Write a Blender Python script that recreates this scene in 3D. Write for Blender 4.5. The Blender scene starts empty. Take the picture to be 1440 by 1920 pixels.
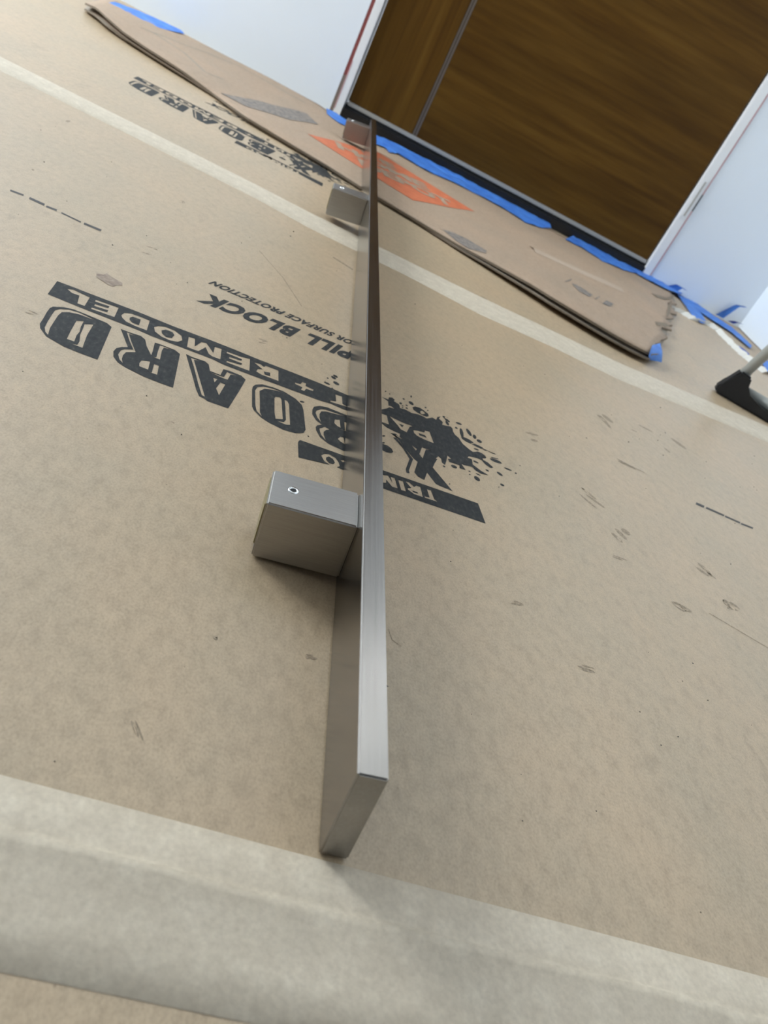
import bpy, bmesh, math, random
from mathutils import Vector, Matrix
from mathutils.bvhtree import BVHTree

# ------------------------------------------------------------------ measured layout (metres, z = 0 is the floor)
DATA = {
 'far': [0.99317,-0.11671,-0.2278,0.841],
 'spill': [[0.1092,0.6785],[-0.0422,0.6618],[0.1048,0.6515]],
 'small': [[0.1135,0.6987],[-0.0427,0.6959]],
 'tapeM': [[[-0.3956,1.1243],[-0.3694,1.0573]],[[-0.231,1.1108],[-0.2134,1.0451]],[[-0.0566,1.0966],[-0.0473,1.0273]],[[0.0196,1.0849],[0.0254,1.0085]],[[0.1604,1.076],[0.1577,1.0008]],[[0.275,1.0694],[0.2637,0.9809]],[[0.3964,1.0711],[0.3777,0.9877]],[[0.5048,1.0685],[0.4775,0.981]],[[0.6469,1.0887],[0.6104,1.0015]],[[0.8024,1.1108],[0.7531,1.0182]]],
 'cf': [[-0.4909,1.76,0.0155],[-0.4601,1.73,0.0209],[-0.4303,1.69,0.0198],[-0.3922,1.66,0.0149],[-0.35,1.635,0.013],[-0.3088,1.61,0.0127],[-0.258,1.585,0.011],[-0.1996,1.555,0.0054],[-0.1267,1.4761,0.0075],[-0.0379,1.4395,0.0065],[0.0308,1.4121,0.006],[0.087,1.3781,0.006],[0.1161,1.3645,0.006],[0.1858,1.3324,0.0065],[0.2596,1.2892,0.008],[0.3092,1.2599,0.012],[0.3788,1.213,0.017],[0.4114,1.1877,0.018],[0.4547,1.1673,0.018],[0.5047,1.1475,0.0175],[0.5444,1.139,0.017],[0.578,1.1422,0.016]],
 'cb': [[-0.5373,2.0896,0.005],[-0.481,2.0822,0.005],[-0.3246,2.1061,0.005],[-0.1687,2.1122,0.005],[-0.0312,2.089,0.005],[0.0268,2.0156,0.005],[0.1152,2.0097,0.005],[0.2498,2.0415,0.005],[0.3992,2.0622,0.005],[0.5375,1.9838,0.005],[0.6895,1.9764,0.005],[0.8514,2.0318,0.005],[0.8997,1.9896,0.005],[0.9407,2.0012,0.005],[0.93,1.9218,0.005]],
 'g1': [[-0.1927,1.5897],[-0.1406,1.6983],[-0.0483,1.8579],[-0.0155,1.7859],[-0.0714,1.6642],[-0.1449,1.5795]],
 'g2': [[0.2355,1.3506],[0.2551,1.3676],[0.2858,1.3669],[0.3172,1.3397],[0.3105,1.3123],[0.2771,1.2908],[0.2573,1.3078]],
 'g3': [[0.495,1.3951],[0.5087,1.4047],[0.5375,1.3848],[0.5205,1.3473],[0.4998,1.3524]],
 'g4': [[0.5713,1.3989],[0.589,1.4037],[0.5657,1.3533],[0.547,1.3467]],
 'g5': [[0.4765,1.3786],[0.5097,1.4451],[0.5024,1.4248],[0.4804,1.3809]],
 'g6': [[0.5323,1.354],[0.5604,1.409],[0.5543,1.3918],[0.5363,1.3563]],
 'crease': [[0.4541,1.581],[0.5175,1.5876],[0.5811,1.5884],[0.6724,1.6112]],
 'tear': [[0.8592,1.7536],[0.9015,1.769],[0.9262,1.7552],[0.9891,1.7935],[1.0045,1.7754],[1.0022,1.7038],[1.0001,1.6367],[1.0078,1.6017],[1.025,1.5289]],
 'k1': [[0.8095,1.7757],[0.8391,1.8034],[0.8728,1.8321],[0.9311,1.9217],[0.9077,1.87],[0.8518,1.7849],[0.8164,1.7539]],
 'k2': [[0.6939,1.4368],[0.7393,1.4848],[0.7406,1.4683],[0.7099,1.4236],[0.687,1.4112]],
 'k3': [[0.8211,1.6867],[0.8725,1.8012],[0.8911,1.8334],[0.8087,1.6362],[0.769,1.5575]],
 'l1': [[-0.1076,1.7873],[-0.0675,1.8595],[-0.0189,1.8623]],
 'cr1': [[-0.4039,1.8332],[-0.3477,1.9154],[-0.2813,1.9989],[-0.2266,2.0458],[-0.0601,1.9967]],
 'cr2': [[-0.3808,1.8607],[-0.3093,1.8128],[-0.2449,1.7061],[-0.2127,1.7353]],
 'or': [[-0.0271,1.6161],[0.3369,1.6857]],
 'blue': [[[-0.5049,1.9252],[-0.5109,2.0372],[-0.4704,2.0961],[-0.4288,2.118],[-0.3814,2.1319],[-0.3665,2.0977],[-0.3996,1.9942],[-0.4557,1.9625],[0.0065]],[[-0.0147,2.0776],[0.0099,2.0798],[0.0483,2.0434],[0.0481,1.9597],[0.0223,1.9499],[-0.0088,1.9964],[0.0065]],[[0.1076,2.044],[0.1357,2.064],[0.1931,2.078],[0.2812,2.0856],[0.3719,2.0935],[0.4697,2.1308],[0.5361,2.1029],[0.6079,2.1942],[0.6149,2.1341],[0.5897,1.9971],[0.5474,1.9264],[0.4953,1.8833],[0.4522,1.9249],[0.3823,1.937],[0.3114,1.9326],[0.2406,1.9045],[0.1678,1.9356],[0.1444,1.8913],[0.137,1.9297],[0.1079,1.9045],[0.0065]],[[0.6165,1.9346],[0.6833,2.0914],[0.7393,2.2178],[0.7309,2.1345],[0.7626,2.0691],[0.8017,2.0346],[0.8763,2.0589],[0.8669,2.0026],[0.7812,1.919],[0.7109,1.8906],[0.6628,1.9374],[0.0065]],[[0.8537,2.0449],[0.9126,2.0928],[0.9733,2.0928],[0.9871,2.0743],[1.0626,2.188],[1.0551,2.1246],[0.9738,1.9841],[0.9189,1.9495],[0.8788,1.9515],[0.8324,1.9573],[0.008]],[[0.9802,2.0275],[1.0551,2.1091],[1.031,1.9764],[0.9783,1.7903],[0.9464,1.7526],[0.9374,1.7928],[0.9609,1.9],[0.002]],[[1.0131,2.0165],[1.0453,2.0231],[1.0768,1.9574],[1.1158,1.9204],[1.1154,1.7948],[1.0856,1.7453],[1.0726,1.8402],[1.0313,1.8748],[1.0033,1.9319],[0.0025]],[[1.018,1.6941],[1.0394,1.691],[1.0375,1.6569],[1.0115,1.6141],[1.0067,1.64],[0.003]],[[1.0577,1.6405],[1.1075,1.6887],[1.0909,1.6017],[1.0559,1.5248],[1.0379,1.5579],[0.003]]],
 'tab': [[[0.5921,1.1874,0.0175],[0.6239,1.2315,0.0175]],[[0.5696,1.1355,0.016],[0.6133,1.1885,0.016]],[[0.5724,1.1369,0.01],[0.6164,1.185,0.01]],[[0.5885,1.1586,0.001],[0.6213,1.1834,0.001]]],
 'scuff': [[[0.4041,0.7756],[0.401,0.7768],[0.3969,0.7852],[0.394,0.7962],[0.3942,0.8032],[0.3974,0.8019],[0.4016,0.7932],[0.4043,0.7823]],[[0.413,0.7971],[0.4094,0.7956],[0.4042,0.7986],[0.4005,0.8044],[0.4005,0.8097],[0.4041,0.8113],[0.4093,0.8083],[0.413,0.8024]],[[0.3999,0.7907],[0.3978,0.7907],[0.3943,0.7937],[0.3915,0.7979],[0.391,0.801],[0.3931,0.801],[0.3966,0.7979],[0.3994,0.7937]],[[0.5252,0.8213],[0.5207,0.8204],[0.5137,0.8246],[0.5082,0.8315],[0.5075,0.837],[0.512,0.8379],[0.5192,0.8336],[0.5246,0.8267]],[[0.4872,0.7841],[0.4851,0.7833],[0.4823,0.7849],[0.4803,0.7879],[0.4803,0.7906],[0.4824,0.7914],[0.4853,0.7898],[0.4873,0.7868]],[[0.3244,0.5603],[0.3216,0.5615],[0.3162,0.5664],[0.3112,0.5723],[0.3096,0.5757],[0.3124,0.5745],[0.318,0.5695],[0.3229,0.5636]],[[0.3354,0.568],[0.332,0.5683],[0.3253,0.572],[0.3192,0.5769],[0.3173,0.5802],[0.3208,0.5798],[0.3276,0.5761],[0.3336,0.5712]],[[0.3229,0.5833],[0.3213,0.5834],[0.3186,0.5855],[0.3163,0.5883],[0.3157,0.5902],[0.3173,0.5901],[0.3201,0.5881],[0.3224,0.5852]],[[0.3292,0.5781],[0.3264,0.5785],[0.3212,0.582],[0.3166,0.5867],[0.3154,0.5899],[0.3182,0.5895],[0.3234,0.5859],[0.328,0.5812]],[[0.3508,0.5374],[0.3479,0.5353],[0.3443,0.5358],[0.3422,0.5386],[0.3427,0.5421],[0.3456,0.5442],[0.3492,0.5437],[0.3513,0.5409]],[[0.3372,0.518],[0.3348,0.5178],[0.3312,0.5206],[0.3285,0.5247],[0.3283,0.5278],[0.3307,0.528],[0.3343,0.5252],[0.337,0.5211]],[[0.336,0.52],[0.3346,0.5193],[0.3332,0.5201],[0.3325,0.5221],[0.333,0.524],[0.3344,0.5248],[0.3358,0.5239],[0.3365,0.522]],[[0.3441,0.526],[0.3415,0.5259],[0.3378,0.5293],[0.3353,0.5344],[0.3353,0.538],[0.3379,0.5382],[0.3415,0.5347],[0.3441,0.5296]],[[0.3343,0.4919],[0.3317,0.4912],[0.326,0.4906],[0.3206,0.4906],[0.3186,0.4911],[0.3212,0.4918],[0.3269,0.4924],[0.3323,0.4924]],[[0.3281,0.4892],[0.3262,0.4882],[0.3224,0.4876],[0.319,0.4878],[0.3179,0.4885],[0.3198,0.4895],[0.3236,0.49],[0.3271,0.4899]],[[0.4302,0.5303],[0.4288,0.5302],[0.4264,0.5314],[0.4244,0.5333],[0.424,0.5347],[0.4255,0.5348],[0.4279,0.5335],[0.4299,0.5317]],[[0.4301,0.5273],[0.4274,0.5274],[0.4235,0.5307],[0.4206,0.5353],[0.4203,0.5385],[0.423,0.5384],[0.427,0.5351],[0.4299,0.5305]],[[0.4302,0.5232],[0.4287,0.5229],[0.4267,0.5241],[0.4253,0.5263],[0.4254,0.528],[0.427,0.5284],[0.429,0.5271],[0.4304,0.525]],[[0.4257,0.5213],[0.423,0.521],[0.4187,0.5231],[0.4151,0.5264],[0.4145,0.529],[0.4172,0.5292],[0.4216,0.5271],[0.4252,0.5238]],[[0.4336,0.5216],[0.4316,0.5223],[0.4279,0.5255],[0.4247,0.5293],[0.4238,0.5316],[0.4258,0.5308],[0.4296,0.5276],[0.4328,0.5237]],[[0.434,0.4813],[0.4309,0.4806],[0.4273,0.4834],[0.4253,0.488],[0.4261,0.4918],[0.4293,0.4925],[0.4329,0.4897],[0.4348,0.4851]],[[0.4354,0.482],[0.433,0.4811],[0.4298,0.4822],[0.4278,0.4845],[0.428,0.4869],[0.4304,0.4878],[0.4336,0.4867],[0.4357,0.4843]],[[0.4301,0.4779],[0.4276,0.4763],[0.4254,0.4769],[0.4248,0.4792],[0.426,0.482],[0.4285,0.4836],[0.4307,0.483],[0.4314,0.4807]],[[0.43,0.484],[0.4276,0.483],[0.4252,0.4844],[0.4242,0.4875],[0.4253,0.4904],[0.4277,0.4914],[0.4301,0.49],[0.431,0.4869]],[[0.441,0.4827],[0.4382,0.4823],[0.4348,0.4849],[0.4326,0.489],[0.4331,0.4922],[0.4359,0.4927],[0.4393,0.4901],[0.4415,0.4859]],[[0.3709,0.4522],[0.3683,0.4512],[0.3645,0.452],[0.3616,0.4542],[0.3613,0.4563],[0.3638,0.4573],[0.3677,0.4565],[0.3706,0.4543]],[[0.3772,0.4537],[0.3748,0.4535],[0.3703,0.4547],[0.3662,0.4566],[0.3649,0.458],[0.3673,0.4581],[0.3718,0.4569],[0.3759,0.4551]],[[0.3717,0.4495],[0.3693,0.4487],[0.3657,0.4497],[0.363,0.4519],[0.3627,0.454],[0.3651,0.4548],[0.3687,0.4537],[0.3714,0.4516]],[[0.3755,0.4513],[0.3734,0.4509],[0.37,0.452],[0.3673,0.4541],[0.3669,0.4559],[0.369,0.4564],[0.3724,0.4552],[0.3751,0.4531]],[[0.3791,0.4522],[0.3767,0.4513],[0.3728,0.452],[0.3696,0.4537],[0.3691,0.4555],[0.3715,0.4564],[0.3754,0.4557],[0.3786,0.454]],[[0.2185,0.3806],[0.217,0.3796],[0.2141,0.3794],[0.2117,0.38],[0.211,0.381],[0.2125,0.382],[0.2153,0.3822],[0.2178,0.3817]],[[0.2154,0.3797],[0.2144,0.3787],[0.213,0.3782],[0.2118,0.3786],[0.2116,0.3795],[0.2126,0.3806],[0.214,0.381],[0.2152,0.3807]],[[0.2162,0.3788],[0.2149,0.3781],[0.2121,0.3775],[0.2094,0.3774],[0.2085,0.3778],[0.2098,0.3785],[0.2126,0.379],[0.2152,0.3791]],[[0.2604,0.339],[0.2585,0.338],[0.2547,0.3372],[0.2513,0.3371],[0.2501,0.3377],[0.2519,0.3386],[0.2557,0.3394],[0.2592,0.3396]],[[0.2577,0.3423],[0.2565,0.3416],[0.2542,0.3411],[0.2522,0.3412],[0.2516,0.3417],[0.2527,0.3424],[0.255,0.3429],[0.2571,0.3428]],[[0.2606,0.3418],[0.2596,0.3411],[0.258,0.3408],[0.2567,0.3412],[0.2565,0.342],[0.2575,0.3427],[0.2591,0.343],[0.2604,0.3426]],[[0.2595,0.3397],[0.2575,0.3391],[0.2531,0.3388],[0.249,0.3389],[0.2475,0.3394],[0.2495,0.3401],[0.2539,0.3404],[0.258,0.3402]],[[0.2874,0.6652],[0.2844,0.6625],[0.2785,0.6598],[0.2731,0.6587],[0.2713,0.6597],[0.2742,0.6623],[0.2801,0.665],[0.2856,0.6662]],[[0.2839,0.6501],[0.2818,0.6478],[0.2783,0.6464],[0.2753,0.6466],[0.2747,0.6484],[0.2767,0.6508],[0.2803,0.6522],[0.2832,0.652]],[[0.4076,0.6865],[0.4034,0.6862],[0.3952,0.6886],[0.3876,0.6923],[0.3852,0.6952],[0.3893,0.6955],[0.3976,0.6931],[0.4052,0.6894]],[[0.4199,0.689],[0.4138,0.6871],[0.401,0.6865],[0.3892,0.6875],[0.3851,0.6895],[0.3911,0.6914],[0.4038,0.6921],[0.4158,0.6911]],[[-0.1274,0.5025],[-0.1283,0.502],[-0.1306,0.502],[-0.1331,0.5025],[-0.1342,0.5032],[-0.1333,0.5037],[-0.131,0.5037],[-0.1285,0.5032]],[[-0.1294,0.4995],[-0.1301,0.4986],[-0.132,0.4979],[-0.134,0.498],[-0.135,0.4986],[-0.1343,0.4995],[-0.1325,0.5001],[-0.1304,0.5001]],[[-0.108,0.8815],[-0.1083,0.8774],[-0.1099,0.8741],[-0.112,0.8734],[-0.1133,0.8758],[-0.1131,0.8799],[-0.1114,0.8833],[-0.1093,0.884]],[[-0.1074,0.8808],[-0.1075,0.8784],[-0.1084,0.8764],[-0.1096,0.8761],[-0.1103,0.8775],[-0.1102,0.8799],[-0.1093,0.8819],[-0.1081,0.8822]],[[-0.109,0.8789],[-0.1092,0.8755],[-0.1105,0.8731],[-0.1122,0.8732],[-0.1133,0.8756],[-0.1131,0.879],[-0.1117,0.8814],[-0.11,0.8813]],[[-0.0975,0.6918],[-0.0985,0.6903],[-0.1014,0.6888],[-0.1044,0.6881],[-0.1058,0.6886],[-0.1047,0.6901],[-0.1018,0.6916],[-0.0988,0.6923]],[[-0.0964,0.7096],[-0.0971,0.7085],[-0.0989,0.7077],[-0.1008,0.7077],[-0.1017,0.7084],[-0.1011,0.7095],[-0.0992,0.7103],[-0.0973,0.7103]],[[-0.097,0.7107],[-0.0982,0.7092],[-0.1014,0.7076],[-0.1047,0.7069],[-0.1061,0.7074],[-0.105,0.7089],[-0.1018,0.7105],[-0.0985,0.7112]],[[0.019,0.6146],[0.0182,0.6133],[0.0162,0.6116],[0.0142,0.6105],[0.0134,0.6107],[0.0141,0.612],[0.0161,0.6137],[0.0181,0.6148]],[[0.0177,0.6153],[0.0166,0.614],[0.014,0.6127],[0.0113,0.612],[0.0101,0.6124],[0.0112,0.6136],[0.0139,0.6149],[0.0166,0.6156]],[[0.0181,0.6096],[0.0171,0.6083],[0.0146,0.6065],[0.0121,0.6054],[0.011,0.6056],[0.012,0.6069],[0.0145,0.6087],[0.017,0.6098]],[[0.0192,0.2011],[0.0181,0.2021],[0.016,0.2051],[0.0141,0.2083],[0.0136,0.2099],[0.0146,0.2088],[0.0167,0.2058],[0.0186,0.2026]],[[0.0162,0.2027],[0.0156,0.2033],[0.0145,0.2052],[0.0135,0.2072],[0.0133,0.2082],[0.0139,0.2075],[0.015,0.2056],[0.016,0.2036]],[[0.017,0.2023],[0.016,0.2029],[0.0141,0.2052],[0.0125,0.2077],[0.0122,0.2091],[0.0132,0.2085],[0.0151,0.2063],[0.0167,0.2037]],[[0.0827,0.2755],[0.0822,0.2749],[0.0809,0.2745],[0.0796,0.2745],[0.0791,0.2748],[0.0797,0.2754],[0.081,0.2758],[0.0822,0.2759]],[[0.081,0.2734],[0.0806,0.2725],[0.08,0.2721],[0.0793,0.2723],[0.0791,0.2731],[0.0795,0.2739],[0.0801,0.2744],[0.0808,0.2741]],[[0.085,0.2746],[0.0844,0.2736],[0.0829,0.2728],[0.0813,0.2726],[0.0807,0.2732],[0.0813,0.2741],[0.0828,0.2749],[0.0844,0.2751]],[[0.0369,0.2664],[0.0366,0.2654],[0.0362,0.2651],[0.0358,0.2656],[0.0358,0.2666],[0.0361,0.2675],[0.0365,0.2678],[0.0369,0.2674]],[[0.0366,0.2664],[0.0361,0.2657],[0.0353,0.2655],[0.0346,0.266],[0.0343,0.2668],[0.0348,0.2675],[0.0356,0.2677],[0.0364,0.2672]],[[0.4477,0.8029],[0.4459,0.8018],[0.4425,0.8014],[0.4396,0.8019],[0.4389,0.803],[0.4407,0.8041],[0.444,0.8045],[0.4469,0.804]],[[0.479,0.8276],[0.4751,0.8265],[0.4674,0.8272],[0.4604,0.8293],[0.4582,0.8316],[0.4621,0.8327],[0.4699,0.832],[0.4769,0.8299]],[[0.2867,1.0689],[0.2847,1.0681],[0.2809,1.0694],[0.2775,1.0722],[0.2764,1.0747],[0.2784,1.0755],[0.2822,1.0741],[0.2857,1.0714]],[[0.2781,1.0438],[0.2757,1.042],[0.2712,1.0429],[0.2673,1.046],[0.2663,1.0494],[0.2687,1.0512],[0.2732,1.0503],[0.2771,1.0472]],[[-0.2633,0.9855],[-0.2626,0.981],[-0.2632,0.9764],[-0.2646,0.9744],[-0.2659,0.9761],[-0.2666,0.9806],[-0.266,0.9852],[-0.2647,0.9872]],[[-0.2269,0.7717],[-0.2268,0.77],[-0.2275,0.7692],[-0.2285,0.7698],[-0.2293,0.7714],[-0.2293,0.7731],[-0.2286,0.7739],[-0.2276,0.7733]],[[0.061,0.9359],[0.0873,0.9226],[0.0867,0.9176],[0.0604,0.9308]],[[-0.0177,0.8359],[0.0136,0.7865],[0.0134,0.785],[-0.0179,0.8341]],[[0.0137,0.7866],[0.0392,0.7291],[0.0388,0.7275],[0.0133,0.7849]],[[0.1232,0.3134],[0.1253,0.3061],[0.1249,0.3057],[0.1228,0.313]],[[0.1252,0.3062],[0.1304,0.3037],[0.1301,0.3031],[0.1249,0.3056]],[[0.3994,0.4615],[0.4478,0.4444],[0.4471,0.4436],[0.3988,0.4606]],[[-0.0229,0.4355],[-0.0204,0.4348],[-0.0204,0.4335],[-0.023,0.4342]]],
 'cam': [[0.905316,-0.350923,-0.239281],[-0.009434,0.54661,-0.837334],[0.424633,0.76031,0.491544]],
 'W0': [0.0133,2.1265,0.0],
 'logo': {
  'D': [[[-0.1245,0.5214],[-0.1194,0.5271],[-0.1133,0.5301],[-0.1062,0.5304],[-0.0902,0.5302],[-0.0859,0.5271],[-0.08,0.4743],[-0.0913,0.4736],[-0.1012,0.4737],[-0.1106,0.4767],[-0.1138,0.4778],[-0.1201,0.4851],[-0.1223,0.4907],[-0.1232,0.4994],[-0.1246,0.5101],[-0.1252,0.5175]],[[-0.1217,0.5174],[-0.1199,0.5226],[-0.1153,0.5269],[-0.1088,0.5288],[-0.096,0.527],[-0.1079,0.5261],[-0.1141,0.5231],[-0.1176,0.5187],[-0.1178,0.5118],[-0.1167,0.5001],[-0.1157,0.4902],[-0.1136,0.4806],[-0.1161,0.4831],[-0.1184,0.4884],[-0.1198,0.4979],[-0.1209,0.508]],[[-0.1065,0.5152],[-0.1027,0.519],[-0.1017,0.5094],[-0.1001,0.5013],[-0.1,0.4947],[-0.0985,0.4856],[-0.1031,0.4851],[-0.1047,0.4974],[-0.1056,0.5062]],[[-0.101,0.5152],[-0.0964,0.5199],[-0.0949,0.5004],[-0.092,0.4817],[-0.0995,0.4813],[-0.0957,0.4829],[-0.096,0.4884],[-0.0985,0.4977],[-0.0999,0.5086]]],
  'R': [[[-0.0803,0.53],[-0.0745,0.5301],[-0.0665,0.5319],[-0.0626,0.529],[-0.0593,0.52],[-0.0536,0.5097],[-0.0541,0.5159],[-0.056,0.5306],[-0.0514,0.5314],[-0.0417,0.5319],[-0.0373,0.5289],[-0.0337,0.5001],[-0.0309,0.4771],[-0.0404,0.4763],[-0.0503,0.4763],[-0.0632,0.4787],[-0.0687,0.4811],[-0.0732,0.4865],[-0.0752,0.4935],[-0.0749,0.4996],[-0.0726,0.5041],[-0.0693,0.5077],[-0.0755,0.5203]],[[-0.0757,0.5287],[-0.0694,0.5286],[-0.0738,0.5273],[-0.0698,0.5182],[-0.0632,0.5049],[-0.0683,0.4994],[-0.0688,0.4937],[-0.068,0.4881],[-0.0661,0.4831],[-0.0689,0.4859],[-0.0716,0.4921],[-0.0717,0.4991],[-0.0702,0.5027],[-0.0653,0.5073],[-0.0706,0.5173]],[[-0.052,0.5293],[-0.05,0.5301],[-0.0436,0.5306],[-0.049,0.5283],[-0.0491,0.5227],[-0.0471,0.5085],[-0.0526,0.508],[-0.0499,0.5095],[-0.0511,0.5191]],[[-0.057,0.4969],[-0.052,0.5001],[-0.0503,0.4879],[-0.0562,0.4876],[-0.0572,0.4916]],[[-0.0489,0.4988],[-0.0456,0.499],[-0.0437,0.4858],[-0.0515,0.4849],[-0.0473,0.486]]],
  'A': [[[-0.0338,0.5327],[-0.0291,0.5321],[-0.0196,0.5336],[-0.0165,0.5312],[-0.0139,0.522],[-0.0061,0.5223],[-0.0057,0.5334],[-0.0014,0.5345],[0.0076,0.5347],[0.0116,0.5311],[0.0098,0.5088],[0.0068,0.479],[-0.0001,0.4783],[-0.0074,0.4777],[-0.0098,0.4793],[-0.0135,0.4796],[-0.017,0.4868],[-0.0227,0.5029],[-0.0284,0.5181]],[[-0.0295,0.53],[-0.0227,0.531],[-0.0272,0.5291],[-0.0232,0.518],[-0.0168,0.5007],[-0.0101,0.4822],[-0.0123,0.4826],[-0.0179,0.4976],[-0.025,0.5183]],[[-0.0026,0.5311],[0.0001,0.531],[0.0045,0.5316],[0.0003,0.5296],[-0.0003,0.5196],[-0.0042,0.519],[-0.0131,0.5201],[-0.0041,0.5211],[-0.0033,0.5219]],[[-0.0043,0.5111],[-0.0006,0.511],[-0.0019,0.4921],[-0.0054,0.5]],[[-0.0098,0.5135],[-0.0069,0.5143],[-0.0079,0.5077]]],
  'O': [[[0.0194,0.5298],[0.024,0.5347],[0.0324,0.5371],[0.0411,0.5374],[0.0503,0.5336],[0.0557,0.5279],[0.0576,0.5211],[0.0616,0.4925],[0.0604,0.4869],[0.055,0.4821],[0.0463,0.48],[0.0355,0.4819],[0.0296,0.4845],[0.0235,0.4905],[0.0215,0.4949],[0.0181,0.5194],[0.0179,0.525]],[[0.0211,0.527],[0.0252,0.5318],[0.0309,0.5343],[0.0396,0.5355],[0.0312,0.5321],[0.0264,0.5291],[0.0234,0.5224],[0.0256,0.5075],[0.0277,0.4915],[0.0297,0.4867],[0.0254,0.4913],[0.0235,0.4984],[0.0203,0.5204]],[[0.0356,0.5236],[0.0389,0.5256],[0.0403,0.5226],[0.0443,0.4944],[0.0393,0.4911],[0.0375,0.5],[0.0351,0.5208]],[[0.0425,0.5246],[0.0446,0.5246],[0.0463,0.5205],[0.0501,0.4907],[0.047,0.4886],[0.0408,0.4889],[0.0455,0.4911],[0.0465,0.4954],[0.0441,0.5148]]],
  'B': [[[0.0652,0.5332],[0.0696,0.5384],[0.0753,0.541],[0.0905,0.5414],[0.1043,0.5415],[0.1069,0.5381],[0.1056,0.4854],[0.0922,0.4842],[0.0793,0.4859],[0.0727,0.4904],[0.0693,0.4976],[0.0685,0.5024],[0.0694,0.506],[0.0728,0.5098],[0.068,0.5133],[0.0645,0.52],[0.0642,0.5277]],[[0.0674,0.5285],[0.0709,0.5341],[0.0746,0.5363],[0.0906,0.5384],[0.0748,0.5334],[0.0711,0.5303],[0.07,0.5248],[0.0704,0.5192],[0.0719,0.5133],[0.0686,0.5187],[0.067,0.5242]],[[0.0714,0.503],[0.0752,0.5085],[0.079,0.5074],[0.0764,0.5043],[0.0748,0.5002],[0.0751,0.4959],[0.077,0.4894],[0.0733,0.4945],[0.0719,0.4997]],[[0.0823,0.5264],[0.086,0.5291],[0.0873,0.517],[0.0846,0.5177],[0.0821,0.5204]],[[0.0897,0.5287],[0.0919,0.5286],[0.0933,0.5153],[0.0862,0.5142],[0.0909,0.5157]],[[0.0876,0.5032],[0.0901,0.5039],[0.0916,0.4947],[0.0879,0.4962],[0.0859,0.4983]]],
  'dot': [[[0.1187,0.515],[0.1212,0.5188],[0.1256,0.5194],[0.129,0.517],[0.1302,0.5128],[0.1284,0.5096],[0.1245,0.508],[0.1202,0.5087],[0.1182,0.5109]]],
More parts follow.
